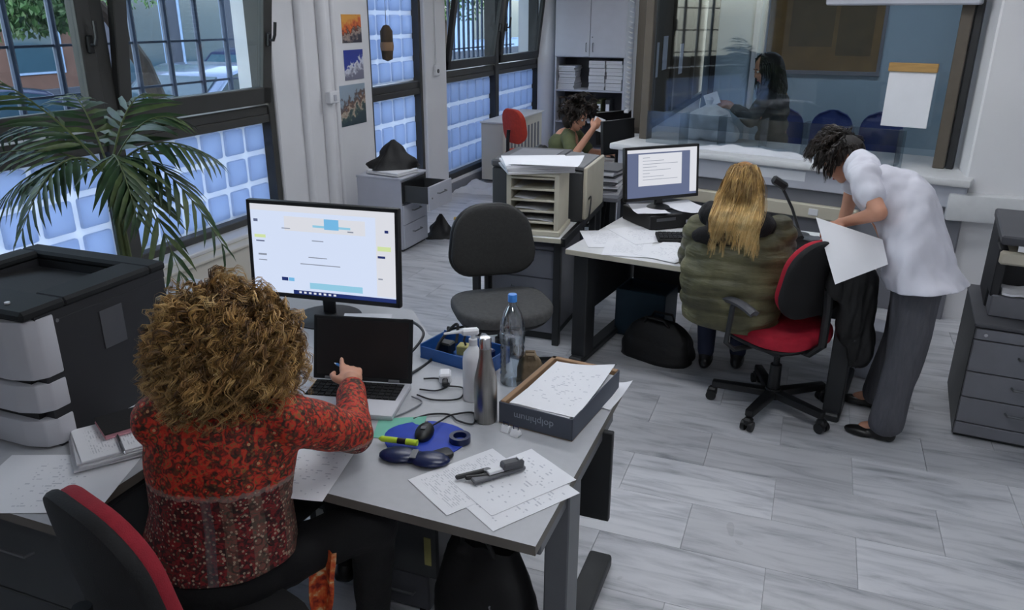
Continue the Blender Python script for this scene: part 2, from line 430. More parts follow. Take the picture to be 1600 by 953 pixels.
B().box((-3.97, 3.1, .455), (.24, 4.4, .03), bev=.006).obj('window_sill', 'laminate_white', w1)
w2 = window(2, 'narrow middle window filled with glass blocks above and below its transom', 6.74, 7.84, .08, (), 1.30, .05)
blocks(w2, 6.79, 7.79, .15, 1.21); blocks(w2, 6.79, 7.79, 1.35, 2.48)
w3 = window(3, 'far dark window with two tilted sashes above glass blocks', 8.36, 11.68, .14, (9.98,), 1.36, .06, fmat='dark_frame')
blocks(w3, 8.42, 9.92, .21, 1.27); blocks(w3, 10.04, 11.62, .21, 1.27)
sash(w3, 8.43, 9.91, 1.42, 2.5, 9, 9.86, .08, 'dark_frame'); sash(w3, 10.05, 11.61, 1.42, 2.5, 7, 10.1, .08, 'dark_frame')
hb1 = thing('heater_cover', 'long cream heater cover under the near window sill', 'heater', (-3.86, 3.6, 0))
B().bx(-.12, .10, -1.5, 1.55, .04, .42, .008).obj('cover', 'wall_cream', hb1); B().bx(-.13, .12, -1.52, 1.57, .42, .44, .004).obj('cover_top', 'wall_cream', hb1); B().bx(-.10, .08, -1.45, 1.5, 0, .04).obj('plinth', 'cabinet_grey', hb1, 0)
# ---- ceiling luminaires (above the frame; the room's own lamps)
def lamp(x, y, rz, label, mat='lamp_diffuser'):
    t = thing('ceiling_light', label, 'lamp', (x, y, 3.0), rz, 'ceiling lights')
    B().bx(-.62, .62, -.16, .16, -.05, 0, .005).obj('housing', 'white_plastic', t)
    B().bx(-.59, .59, -.13, .13, -.056, -.05).obj('diffuser', mat, t, 0)
lamp(-1.7, 3.9, 0, 'ceiling light panel above the empty charcoal chair')
lamp(-.3, 2.2, 0, 'ceiling light panel above the near desk')
lamp(-2.4, 6.2, 0, 'ceiling light panel above the small cabinet by the window')
lamp(.1, 4.9, 0, 'ceiling light panel above the standing woman')
lamp(-2.6, 9.6, 0, 'ceiling light panel before the tall cupboard')
lamp(.3, 9.2, 0, 'cool ceiling light panel inside the waiting room', 'lamp_diffuser_dim')
lamp(.4, -.4, 0, 'ceiling light panel behind the viewer')
# ---- service counter with glass screen (turned a little against the window wall)
CT = thing('service_counter', 'long white service counter under the glass screen', 'counter', (-.255, 6.575, 0), R(-15.5))
B().bx(-1.28, 1.42, -.42, .50, .95, 1.0, .012, 2).obj('counter_top', 'laminate_white', CT)
B().bx(-1.22, 1.40, -.34, -.28, 0, .95, .004).obj('front_panel', 'cabinet_grey', CT)
B().bx(-1.22, 1.40, -.37, -.34, .80, .95, .006).obj('apron', 'cabinet_light', CT)
B().bx(-1.0, .75, -.40, -.34, .60, .70, .008).obj('cable_trunking', 'beige_plastic', CT)
for xx in (-.6, -.05, .45): B().box((xx, -.403, .65), (.07, .008, .05), bev=.004).obj('socket', 'white_plastic', CT)
B().bx(-.2, .35, -.374, -.37, .86, .93).obj('notice_strip', 'white_paper', CT)
GP = thing('glass_screen', 'tall glass screen with bronze posts on the service counter', 'glass screen', (-.255, 6.575, 1.0), R(-15.5))
for xx, ww in ((-1.16, .075), (1.16, .075)): B().bx(xx-ww/2, xx+ww/2, -.05, .05, 0, 1.98, .006).obj('post', 'brown_post', GP)
B().bx(1.205, 1.25, -.03, .03, 0, 1.98, .004).obj('post', 'dark_frame', GP)
B().bx(-1.12, 1.12, -.006, .006, .12, 1.95).obj('pane', 'screen_glass', GP, 0)
B().bx(-1.12, 1.12, -.02, .02, 1.93, 1.98, .004).obj('rail', 'brown_post', GP)
AD = thing('acrylic_divider', 'low clear acrylic divider standing along the counter top', 'divider', (-.255, 6.575, 1.0), R(-15.5))
B().bx(-1.05, .95, -.205, -.200, 0, .26).obj('front_sheet', 'acrylic', AD, 0)
for xx in (-.75, -.42, -.08, .24, .56, .9): B().bx(xx-.003, xx+.003, -.20, -.03, 0, .26).obj('cross_sheet', 'acrylic', AD, 0)
B().bx(-1.05, .95, -.206, -.199, .259, .262).obj('edge_strip', 'acrylic', AD, 0)
def crumple(name, mat, c, d, seed, label, cat, rz=0., parent=None):
    """loose, crumpled plastic or paper heap"""
    def fn(u, v):
        x, yv = (u-.5), (v-.5); rr = max(0, 1-(abs(2*x)**3+abs(2*yv)**3)*.6)
        h = max(0, rr)*(.55+.6*noise.noise(Vector((u*4+seed, v*4, seed))))+.18*noise.noise(Vector((u*9, v*9+seed, 3)))
        edge = min(u, 1-u, v, 1-v)*6
        return Vector((x*d[0]*(1+.15*noise.noise(Vector((v*5, seed, 1)))), yv*d[1]*(1+.2*noise.noise(Vector((u*5, seed, 9)))), max(.002, h*d[2]*min(1, edge))))
    return B().grid(fn, 22, 22, .003).obj(name, mat, parent, loc=c, rot=rz, label=label, cat=cat, smooth=60)
crumple('plastic_sheet', 'white_bag', (-.45, 6.42, 1.0), (.95, .16, .07), 3.1, 'crumpled clear-white plastic sheet lying along the counter edge', 'plastic sheet', R(-15.5))
# shutter lamp casing above the screen
B().bx(-.02, .95, -.16, .1, 2.08, 2.2, .01).obj('shutter_casing', 'cabinet_light', None, loc=(-.255+.28, 6.5, 0), rot=R(-15.5), label='pale casing over the right end of the glass screen', cat='casing')
# white card clipped to the glass
nb = thing('flip_card', 'white card with a tan clip hanging on the glass screen', 'card', (.59, 6.27, 1.29), R(-15.5))
B().box((0, 0, .17), (.30, .012, .38), (R(-2), 0, R(0)), .002).obj('sheet', 'white_paper', nb)
B().box((0, -.006, .385), (.315, .022, .06), None, .004).obj('clip', 'tan_clip', nb)
# pillar at the right of the screen
B().bx(.99, 1.8, 5.93, 6.6, -.1, 3.0, .012).obj('wall_pillar', 'wall', kind=st, label='thick off-white pillar right of the glass screen')
B().bx(.90, 1.8, 5.83, 5.99, .72, .90, .012, 2).obj('trim_5', 'laminate_white', kind=st, label='white boxed ledge around the pillar')
# side partition of the waiting room: glazed, dark brown, with venetian blind
pt = thing('wall_partition', 'glazed dark partition beside the waiting room', None, kind=st)
B().bx(-1.53, -1.47, 7.15, 11.95, 0, 1.0).obj('lower_panel', 'wall', pt, 0)
for yy in (7.2, 8.6, 10.0, 11.4): B().bx(-1.55, -1.45, yy-.05, yy+.05, 1.0, 3.0, .005).obj('post', 'brown_post', pt)
PM('brown_panel', (70, 60, 46), .6, var=.15, scale=3)
for yy in (7.9, 9.3, 10.7): B().bx(-1.51, -1.49, yy-.65, yy+.65, 1.0, 2.9).obj('panel', 'brown_panel', pt, 0)
for yy, zz in ((7.75, 1.45), (8.2, 1.5), (9.2, 1.4)): B().bx(-1.489, -1.486, yy-.12, yy+.12, zz, zz+.32).obj('pinned_sheet', 'cabinet_light', pt, 0)
B().bx(-1.56, -1.44, 7.15, 11.95, 1.0, 1.06, .005).obj('rail', 'dark_frame', pt)
vb = thing('venetian_blind', 'white venetian blind hanging beside the left post of the glass screen', 'blind', (-1.60, 7.12, 0), R(8))
sl = B().box((0, 0, 0), (.035, .16, .003), (0, R(28), 0)).mesh('slat', 0); sl.materials.append(M_['blind_slat'])
for k in range(34): link('slat', sl, None, vb, (0, 0, 1.24+k*.042))
B().bx(-.03, .03, -.09, .09, 2.66, 2.72, .004).obj('head_rail', 'blind_slat', vb)
B().bx(-.02, .02, -.085, .085, 1.19, 1.21, .003).obj('bottom_rail', 'blind_slat', vb)
B().tube([(.03, .0, 1.2), (.03, .0, 2.66)], .003, 6).obj('cord', 'blind_slat', vb)
# ---- things in the waiting room
nbd = thing('notice_board', 'large brown cork notice board on the pale blue wall', 'notice board', (-.03, 10.79, 1.36))
B().bx(-.68, .66, -.03, 0, 0, 1.3).obj('cork', 'cork', nbd, 0)
for a in ((-.70, .68, -.04, .0, -.03, .02), (-.70, .68, -.04, 0, 1.28, 1.33), (-.70, -.66, -.04, 0, 0, 1.3), (.64, .68, -.04, 0, 0, 1.3)): B().bx(*a, .004).obj('frame_bar', 'cabinet_grey', nbd)
B().bx(-.4, .1, -.036, -.03, .3, 1.1).obj('pinned_sheet', 'cork_dark', nbd, 0)
B().bx(.15, .55, -.036, -.03, .2, .95).obj('pinned_sheet', 'cork_dark', nbd, 0)
# door frame on the back wall, left of the board
d1 = thing('door_1', 'narrow pale door with dark frame in the waiting room', None, kind=st)
B().bx(-1.30, -.86, 10.74, 10.8, 0, 2.6).obj('leaf', 'wall_blue', d1, 0)
for xx in (-1.36, -.86): B().bx(xx, xx+.07, 10.70, 10.8, 0, 2.65, .005).obj('jamb', 'dark_frame' if xx < -1 else 'laminate_white', d1)
def blue_chair(x, y, label):
    t = thing('waiting_chair', label, 'chair', (x, y, 0), 0, 'blue waiting chairs')
    def back(u, v):
        a = (u-.5)*1.9; zz = .50+.46*v; ww = .24*math.sqrt(max(.02, 1-(max(0, v-.45)/.56)**2.6)); return Vector((math.sin(a)/math.sin(.95)*ww, .20+.05*v-.07*(1-math.cos(a))*-1*0-.06*(u-.5)**2*4*.6, zz))
    B().grid(back, 12, 10, .014).obj('backrest', 'blue_seat', t, 60)
    B().prism(rrect(.46, .42, .1), .035, Matrix.Translation((0, 0, .42)), .01).obj('seat', 'blue_seat', t)
    for sx in (-1, 1):
        B().tube([(sx*.17, -.15, .42), (sx*.2, -.22, 0)], .012, 8).obj('leg', 'chrome', t)
        B().tube([(sx*.17, .15, .42), (sx*.2, .24, 0)], .012, 8).obj('leg', 'chrome', t)
blue_chair(-.36, 10.1, 'blue waiting chair directly behind the dark-haired woman at the counter')
blue_chair(.19, 10.1, 'middle blue waiting chair under the notice board')
blue_chair(.74, 10.1, 'blue waiting chair partly behind the hanging white card')
# ================================================================== THE STREET OUTSIDE
B().bx(-60, -6.4, -25, 70, -.35, -.15).obj('ground_street', 'asphalt', kind=st, label='grey asphalt street outside the windows', smooth=0)
B().bx(-6.4, -4.35, -25, 70, -.35, -.03).obj('ground_pavement', 'pavement', kind=st, label='pale pavement outside the windows', smooth=0)
def grille(label, ys, z0, z1, rails, x=-4.45, r=.016):
    t = thing('window_grille', label, 'grille', (x, 0, 0))
    bm_ = B().cyl((0, 0, z0), (0, 0, z1), r, n=8).mesh('bar'); bm_.materials.append(M_['bars'])
    for yy in ys: link('bar', bm_, None, t, (0, yy, 0))
    for zz in rails: B().bx(-.008, .008, ys[0]-.15, ys[-1]+.15, zz-.008, zz+.008).obj('rail', 'bars', t, 0)
    for yy in (ys[0]-.12, ys[-1]+.12): B().bx(-.02, .12, yy-.02, yy+.02, z0, z0+.04).obj('wall_bracket', 'bars', t, 0)
grille('grey bar grille outside the near bronze window', [2.2+.31*k for k in range(12)], .3, 2.7, (.5, 1.52, 1.82, 2.12), r=.022)
grille('close-set bar grille outside the far dark window', [8.5+.155*k for k in range(21)], .1, 2.7, (.3, 1.6, 2.5), r=.018)
def car(label, x, y, body, ln=4.3, rz=0.):
    t = thing('car', label, 'car', (x, y, -.15), rz)
    h = ln/2
    side = [(-h, .32), (-h+.05, .62), (-h+.25, .78), (-h+.95, .90), (-h+1.55, 1.34), (-h+1.95, 1.43), (.55, 1.43), (1.0, 1.36), (1.6, .98), (h-.1, .92), (h, .70), (h, .34), (h-.3, .24), (-h+.3, .24)]
    mt = Matrix(((0, 0, 1, -.84), (1, 0, 0, 0), (0, 1, 0, 0), (0, 0, 0, 1)))
    B().prism(side, 1.68, mt, .06, 2).obj('body', body, t)
    gl = [(-h+1.12, .93), (-h+1.62, 1.31), (-h+1.98, 1.38), (.50, 1.38), (.92, 1.31), (1.42, .97)]
    g = B().prism(gl, 1.70, Matrix(((0, 0, 1, -.85), (1, 0, 0, 0), (0, 1, 0, 0), (0, 0, 0, 1)))); g.obj('side_window', 'car_glass', t)
    B().box((0, -h+1.24, 1.13), (1.4, .02, .52), (R(-52), 0, 0)).obj('windscreen', 'car_glass', t)
    for sx in (-1, 1):
        for yy in (-h+.85, h-.85):
            wo_ = B().cyl((sx*.70, yy, .31), (sx*.87, yy, .31), .31, n=20).obj('wheel', 'tyre', t)
            B().cyl((sx*.86, yy, .31), (sx*.88, yy, .31), .19, n=16).obj('hub_cap', 'chrome', wo_)
    for sx in (-1, 1): B().box((sx*.6, -h+.02, .66), (.36, .08, .13), bev=.02).obj('headlight', 'white_plastic', t)
    for sx in (-1, 1): B().box((sx*.92, -h+1.5, .98), (.14, .09, .11), bev=.02).obj('mirror', body, t)
    B().bx(-.8, .8, -h-.03, -h+.1, .3, .5, .03).obj('bumper', 'car_navy' if body == 'car_navy' else body, t)
    return t
car('silver car parked outside the tilted sash of the near window', -9.0, 10.3, 'car_silver')
car('dark navy car parked further left outside the near window', -8.9, 5.6, 'car_navy')
car('navy car parked behind the silver car across the street', -12.6, 16.0, 'car_navy')
car('silver car parked far up the street', -9.2, 16.2, 'car_silver')
def building(label, x, y0, y1, hgt, mat, wins):
    t = thing('building', label, 'building', (x, (y0+y1)/2, -.15))
    B().bx(-3, 0, y0-(y0+y1)/2, y1-(y0+y1)/2, 0, hgt).obj('wall', mat, t, 0)
    for (wy, wz, ww, wh) in wins:
        f_ = B().bx(-.05, .04, wy-ww/2-.06, wy+ww/2+.06, wz-.06, wz+wh+.06, .01).obj('window', 'facade_pale', t)
        B().bx(.041, .05, wy-ww/2, wy+ww/2, wz, wz+wh).obj('pane', 'car_glass', f_, 0)
    B().bx(-.1, .12, y0-(y0+y1)/2, y1-(y0+y1)/2, 0, .5, .01).obj('plinth', 'facade', t)
building('brick building across the street outside the near window', -17, 6, 15.2, 7, 'brick_wall', [(-2.8, .9, 1.2, 1.6), (.6, .9, 1.2, 1.6), (3.2, .9, 1.2, 1.6), (-1.5, 4, 1.2, 1.6), (2, 4, 1.2, 1.6)])
building('pale grey building with dark shop windows across the street', -17, 15.4, 25.5, 8, 'facade', [(-3.6, .5, 1.6, 2.2), (-1.2, .5, 1.6, 2.2), (1.4, .5, 1.6, 2.2), (3.8, .5, 1.6, 2.2), (-2, 4.2, 1.3, 1.6), (2, 4.2, 1.3, 1.6)])
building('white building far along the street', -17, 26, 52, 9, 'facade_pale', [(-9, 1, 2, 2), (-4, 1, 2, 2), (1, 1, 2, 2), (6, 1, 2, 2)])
leaf_v = [(-.5, 0, 0), (0, -.28, .06), (.5, 0, 0), (0, .28, .06)]
def foliage(rng, centre, rad, n, size):
    vs, fs = [], []
    for i in range(n):
        d = Vector((rng.gauss(0, 1), rng.gauss(0, 1), rng.gauss(0, 1))).normalized()*(rng.random()**.45)
        c = Vector(centre)+Vector((d.x*rad[0], d.y*rad[1], d.z*rad[2]))
        m = Euler((rng.uniform(0, 6), rng.uniform(0, 6), rng.uniform(0, 6))).to_matrix(); s_ = size*rng.uniform(.6, 1.3)
        k = len(vs)
        vs += [c+m @ (Vector(v)*s_) for v in leaf_v]; fs.append((k, k+1, k+2, k+3))
    return vs, fs
def tree(label, x, y, pts, crowns, leaf, seed, rr=.13):
    rng = random.Random(seed); t = thing('street_tree', label, 'tree', (x, y, -.15))
    B().tube(pts, [rr*(1-.45*i/(len(pts)-1)) for i in range(len(pts))], 10).obj('trunk', 'tree_bark', t)
    for c, rad, n in crowns:
        B().tube([pts[-1], ((pts[-1][0]+c[0])/2, (pts[-1][1]+c[1])/2+.1, (pts[-1][2]+c[2])/2), c], [rr*.5, rr*.35, rr*.12], 7).obj('branch', 'tree_bark', t)
        vs, fs = foliage(rng, c, rad, int(n*2.2), .10)
        B().raw(vs, fs).obj('foliage', leaf, t, 0, kind='stuff')
tree('leaning dark street tree beyond the tilted sash', -7.6, 7.55, [(0, .35, 0), (.02, .30, .6), (-.02, .2, 1.1), (0, 0, 1.6), (.05, -.4, 2.1), (.1, -.9, 2.5)], [((0, -1.3, 2.9), (1.2, 1.1, .8), 1500), ((.2, .8, 3.2), (1.1, 1.2, .7), 1200), ((-.4, -.9, 2.25), (.6, .6, .35), 500)], 'tree_leaf', 1)
tree('leafy street tree outside the left pane of the near window', -10.9, 7.4, [(0, 0, 0), (0, .05, .9), (.05, 0, 1.7), (0, .1, 2.3)], [((0, .3, 2.75), (1.6, 1.8, 1.0), 2600), ((.4, 1.3, 2.4), (.8, .9, .5), 700)], 'tree_leaf', 2)
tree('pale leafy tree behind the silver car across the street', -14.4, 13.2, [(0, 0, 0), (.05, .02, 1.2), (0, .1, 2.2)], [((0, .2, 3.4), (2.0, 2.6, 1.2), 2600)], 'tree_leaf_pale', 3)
tree('tree outside the far dark window', -8.2, 17.2, [(0, 0, 0), (.05, .02, 1.2), (0, .1, 2.0)], [((0, .2, 2.9), (1.5, 2.0, .9), 1800)], 'tree_leaf', 4, .11)
# ================================================================== FURNITURE BUILDERS
def cushion(poly, thick, curve=0., soft=.5, mat=None, back_flat=.35):
    """padded slab: outline in xy, thickness in z (front +z), optional curl z += curve*x*x"""
    s = B(); t = s.bm; n = len(poly); rings = []
    prof = [(0.02, 0.), (.5, 0.), (.9, 0.), (1-.06*back_flat, .05), (1, .28), (1, .6), (.985, .78), (.95, .9), (.86, .97), (.6, 1.0), (.25, 1.02), (0.02, 1.03)]
    for sc, h in prof:
        rings.append([t.verts.new((x*sc, y*sc, h*thick+curve*(x*sc)**2)) for x, y in poly])
    for a, b_ in zip(rings, rings[1:]):
        for k in range(n): t.faces.new((a[k], a[(k+1) % n], b_[(k+1) % n], b_[k]))
    t.faces.new(rings[0][::-1]); t.faces.new(rings[-1])
    if mat is not None: bmesh.ops.transform(t, matrix=mat, verts=t.verts)
    return s
def trap(w0, w1, h, r, n=6):
    """rounded trapezoid, w0 bottom width, w1 top width"""
    p = rrect(1, h, r, n); out = []
    for x, y in p:
        k = (y+h/2)/h; w_ = w0+(w1-w0)*k
        sx = 1 if x >= 0 else -1
        out.append((sx*(w_/2-(.5-abs(x))), y))
    return out
def office_chair(name, label, loc, rz, seat_m, back_m, shell_m, seat_z=.48, bz=(.60, 1.02), bw=(.46, .36), arms=None, tilt=8., base_rot=0., group='swivel office chairs', base=True):
    t = thing(name, label, 'chair', (loc[0], loc[1], 0), rz, group)
    cushion(rrect(.50, .47, .17, 7), .075, .25, mat=Matrix.Translation((0, .02, seat_z-.075))).obj('seat', seat_m, t, 50)
    cushion(rrect(.46, .43, .16, 7), .03, .2, mat=Matrix.Translation((0, .02, seat_z-.10))).obj('seat_shell', 'black_plastic', t, 50)
    hb = bz[1]-bz[0]
    mb = Matrix.Translation((0, -.20, (bz[0]+bz[1])/2)) @ Euler((R(90-tilt), 0, R(180))).to_matrix().to_4x4()
    # local +z of the cushion looks to chair +y
    cushion(trap(bw[0]-.01, bw[1]-.01, hb-.01, .145, 8), .05, .45, mat=mb).obj('backrest', back_m, t, 50)
    cushion(trap(bw[0]+.01, bw[1]+.01, hb+.01, .155, 8), .04, .45, mat=mb @ Matrix.Translation((0, 0, -.026))).obj('back_shell', shell_m, t, 50)
    B().tube([(0, .0, seat_z-.11), (0, -.20, seat_z-.10), (0, -.27, seat_z-.03), (0, -.27, bz[0]+.05), (0, -.26, bz[0]+.16)], .022, 8).obj('back_bracket', 'black_plastic', t)
    B().box((0, .02, seat_z-.125), (.22, .24, .05), bev=.012).obj('mechanism', 'black_plastic', t)
    B().tube([(.1, .02, seat_z-.12), (.26, .06, seat_z-.12), (.29, .07, seat_z-.115)], [.007, .007, .016], 8).obj('lever', 'black_plastic', t)
    c = B(); c.cyl((0, 0, .09), (0, 0, .26), .034, .03); c.cyl((0, 0, .24), (0, 0, seat_z-.12), .016); c.obj('gas_lift', 'black_plastic', t)
    if base:
        leg = B(); leg.prism([(-.032, 0), (.032, 0), (.022, .32), (-.022, .32)], .04, Matrix.Translation((0, 0, .075)), .008)
        leg = leg.mesh('base_leg'); leg.materials.append(M_['black_plastic'])
        cst = B(); cst.cyl((-.03, .32, .028), (-.008, .32, .028), .028, n=14); cst.cyl((.008, .32, .028), (.03, .32, .028), .028, n=14); cst.box((0, .315, .05), (.045, .05, .045), bev=.01); cst.cyl((0, .31, .06), (0, .31, .09), .008)
        cst = cst.mesh('castor'); cst.materials.append(M_['black_plastic'])
        for k in range(5):
            lo = link('base_leg', leg, None, t, rot=R(base_rot+72*k)); link('castor', cst, None, lo)
        B().cyl((0, 0, .07), (0, 0, .125), .05, .04).obj('base_hub', 'black_plastic', t)
    if arms:
        for sx in (-1, 1):
            a = B(); a.tube([(sx*.12, .02, seat_z-.11), (sx*.30, .02, seat_z-.10), (sx*.36, .02, seat_z-.05), (sx*.36, .0, seat_z+.15), (sx*.36, -.02, seat_z+.19)], .014, 8)
            ao = a.obj('armrest', 'metal_dark', t)
            B().grid(lambda u, v: Vector((sx*.36+(u-.5)*.06, -.15+.30*v, seat_z+.20-.05*(abs(v-.45)*1.6)**2-.012*((u-.5)*2)**2)), 4, 10, .022).obj('arm_pad', 'panel_grey', ao, 60)
    return t
def two_tone(o, side_mat):
    o.data.materials.append(M_[side_mat])
    for p in o.data.polygons:
        if abs(p.normal.z) < .6: p.material_index = 1
    return o
def drawer_unit(name, label, x, y, z, wd, dp, hg, rows, body='cabinet_grey', front='cabinet_grey', rz=0., handle='steel_grey', plinth=.05, cat='drawers', top=None, htype='bow', group=None):
    """front looks to local -y; origin at the front left bottom corner"""
    t = thing(name, label, cat, (x, y, z), rz, group)
    B().bx(0, wd, .018, dp, plinth, hg-.018, .003).obj('carcass', body, t)
    B().bx(.01, wd-.01, .03, dp-.01, 0, plinth).obj('plinth', 'metal_dark', t, 0)
    B().bx(-.006, wd+.006, -.004, dp+.004, hg-.02, hg, .004).obj('top_panel', top or body, t)
    zz = plinth+.005; tot = hg-.02-plinth-.01; s_ = sum(rows)
    for i, rw in enumerate(rows):
        h_ = tot*rw/s_
        d = B().bx(.004, wd-.004, 0, .018, zz+.003, zz+h_-.003, .003).obj('drawer_front', front, t)
        if h_ > .08:
            cz = zz+h_*.62
            hb_ = B(); hb_.tube([(wd*.5-.075, 0, cz), (wd*.5-.07, -.025, cz), (wd*.5+.07, -.025, cz), (wd*.5+.075, 0, cz)], .006, 6); hb_.obj('handle', handle, d)
        if i == len(rows)-1: B().cyl((.05, -.004, zz+h_*.5), (.05, .0, zz+h_*.5), .009, n=10).obj('lock', 'chrome', d)
        zz += h_
    return t
def sheet(label, x, y, z, rz, w_=.21, h_=.297, mat='print_fine', curl=0., cat='paper', lift=0., name='paper_sheet', n=8, seed=0, group=None, tilt=(0, 0)):
    def fn(u, v):
        a, b_ = u-.5, v-.5
        return Vector((a*w_, b_*h_, .0012+curl*(2*b_)**2*.5+lift*max(0, a+b_)**2+.0015*noise.noise(Vector((u*3, v*3, seed)))))
    o = B().grid(fn, n, n, .0006).obj(name, mat, None, 60, loc=(x, y, z), rot=(tilt[0], tilt[1], rz), label=label, cat=cat, group=group)
    return o
def stack(label, x, y, z, rz, w_, h_, t_, name='paper_stack', jitter=.012, layers=6, seed=0, topmat='print_fine', cat='papers'):
    rng = random.Random(seed); t = thing(name, label, cat, (x, y, z), rz)
    lh = t_/layers
    for k in range(layers):
        m = 'paper_edge' if k < layers-1 else topmat
        B().box((0, 0, lh*.5), (w_*(1-rng.random()*.04), h_*(1-rng.random()*.03), lh*.96), bev=min(.001, lh*.2)).obj('bundle' if k < layers-1 else 'top_sheet', m, t, 0, loc=(rng.uniform(-jitter, jitter), rng.uniform(-jitter, jitter), lh*k), rot=rng.uniform(-.05, .05))
    return t
def text_mesh(txt, size, ext=.0006):
    c = bpy.data.curves.new('lettering', 'FONT'); c.body = txt; c.size = size; c.extrude = ext; c.align_x = 'CENTER'; c.align_y = 'CENTER'
    o = bpy.data.objects.new('lettering', c); COL.objects.link(o)
    me = bpy.data.meshes.new_from_object(o.evaluated_get(bpy.context.evaluated_depsgraph_get()))
    bpy.data.objects.remove(o); bpy.data.curves.remove(c); me.name = 'lettering'
    return me
def monitor(name, label, loc, rz, w_, h_, zc, tilt, content, base_r=.13):
    """screen looks to local -y; loc is the foot on the desk"""
    t = thing(name, label, 'monitor', loc, rz)
    foot = B(); foot.lathe([(0, 0), (base_r, 0), (base_r, .006), (base_r*.6, .014), (.03, .02), (0, .02)], n=28); foot.obj('foot', 'black_plastic', t)
    B().box((0, .02, zc*.5), (.06, .025, zc), bev=.008).obj('neck', 'black_plastic', t)
    mt = Matrix.Translation((0, 0, zc)) @ Euler((R(tilt), 0, 0)).to_matrix().to_4x4()
    hs = B(); hs.box((0, .012, 0), (w_, .03, h_), bev=.008, seg=2); hs.box((0, .035, -.02), (w_*.6, .03, h_*.55), bev=.012, seg=2)
    bmesh.ops.transform(hs.bm, matrix=mt, verts=hs.bm.verts); ho = hs.obj('housing', 'black_plastic', t)
    bz = B(); e = .018
    for a in ((-w_/2+.003, -w_/2+e, -h_/2+.003, h_/2-.003), (w_/2-e, w_/2-.003, -h_/2+.003, h_/2-.003), (-w_/2+.003, w_/2-.003, h_/2-e, h_/2-.003), (-w_/2+.003, w_/2-.003, -h_/2+.003, -h_/2+e+.004)):
        bz.bx(a[0], a[1], -.0075, -.003, a[2], a[3])
    bmesh.ops.transform(bz.bm, matrix=mt, verts=bz.bm.verts); bz.obj('bezel', 'black_plastic', ho)
    W, Hh = w_-2*e, h_-2*e-.004
    def rect(nm, m, u0, u1, v0, v1, d, parent):
        q = B(); q.bx(-W/2+W*u0, -W/2+W*u1, -.0035-d, -.003-d, -Hh/2+.002+Hh*v0, -Hh/2+.002+Hh*v1); bmesh.ops.transform(q.bm, matrix=mt, verts=q.bm.verts)
        return q.obj(nm, m, parent, 0)
    sc = rect('screen', content[0], 0, 1, 0, 1, 0, t)
    for nm, m, u0, u1, v0, v1, d in content[1]: rect(nm, m, u0, u1, v0, v1, d, sc)
    return t, sc
def cable(label, pts, r=.004, mat='cable_black', name='cable', n=8):
    """smooth cord through the points (catmull-rom)"""
    P = [Vector(p) for p in pts]; P = [P[0]*2-P[1]]+P+[P[-1]*2-P[-2]]; out = []
    for i in range(1, len(P)-2):
        for k in range(n):
            s_ = k/n; a, b_, c, d = P[i-1:i+3]
            out.append(.5*((2*b_)+(c-a)*s_+(2*a-5*b_+4*c-d)*s_**2+(-a+3*b_-3*c+d)*s_**3))
    out.append(P[-2])
    return B().tube(out, r, 6).obj(name, mat, None, 60, label=label, cat='cable')
# ================================================================== NEAR WORKSTATION
D1 = thing('corner_desk', 'large light grey corner desk in the foreground', 'desk', (-.53, 1.57, 0))
dx, dy = .53, -1.57
poly = [(-.53, 1.57), (-.53, 2.53), (-1.42, 2.74), (-1.62, 2.98), (-2.95, 2.98), (-2.95, 1.19), (-1.74, 1.19), (-1.74, 1.50), (-1.66, 1.59)]
two_tone(B().prism([(x+dx, y+dy) for x, y in poly], .03, Matrix.Translation((0, 0, .70))).obj('desk_top', 'grey_laminate', D1, 0), 'edge_brown')
B().bx(-.60+dx, -.525+dx, 1.86+dy, 1.98+dy, .06, .70, .004).obj('leg_column', 'steel_grey', D1)
B().bx(-.61+dx, -.52+dx, 1.62+dy, 2.47+dy, 0, .055, .012, 2).obj('leg_foot', 'metal_dark', D1)
B().bx(-.60+dx, -.535+dx, 1.63+dy, 2.42+dy, .655, .70, .004).obj('leg_bracket', 'steel_grey', D1)
B().bx(-1.7+dx, -.50+dx, 2.27+dy, 2.295+dy, .34, .69, .003).obj('modesty_panel', 'metal_dark', D1)
B().bx(-2.9+dx, -2.82+dx, 1.9+dy, 2.02+dy, .06, .70, .004).obj('leg_column', 'steel_grey', D1)
B().bx(-2.91+dx, -2.81+dx, 1.3+dy, 2.9+dy, 0, .055, .012, 2).obj('leg_foot', 'metal_dark', D1)
B().bx(-1.70+dx, -1.62+dx, 2.6+dy, 2.72+dy, .0, .70, .004).obj('leg_column', 'steel_grey', D1)
drawer_unit('drawer_pedestal', 'dark grey drawer pedestal under the left wing of the near desk', -2.30, 1.27, 0, .50, .5, .66, (.30, .30), 'cabinet_dark', 'cabinet_dark')
ub = thing('mobile_pedestal', 'low dark grey unit on the floor beneath the near desk', 'pedestal', (-1.24, 2.08, 0))
B().bx(-.27, .24, -.14, .12, .19, .42, .008).obj('body', 'cabinet_dark', ub)
B().bx(-.12, .19, -.12, .10, .03, .19, .006).obj('base_drawer', 'panel_grey', ub)
B().tube([(.02, -.13, .11), (.02, -.145, .11), (.14, -.145, .11), (.14, -.13, .11)], .005, 6).obj('handle', 'steel_grey', ub)
B().bx(-.235, -.19, -.143, -.14, .28, .37).obj('sticker', 'sticker', ub, 0)
B().bx(.19, .215, -.143, -.14, .25, .36).obj('tag', 'khaki', ub, 0)
for sx in (-.1, .16):
    for sy in (-.1, .08): B().cyl((sx-.012, sy, .018), (sx+.012, sy, .018), .018, n=10).obj('castor', 'black_plastic', ub)
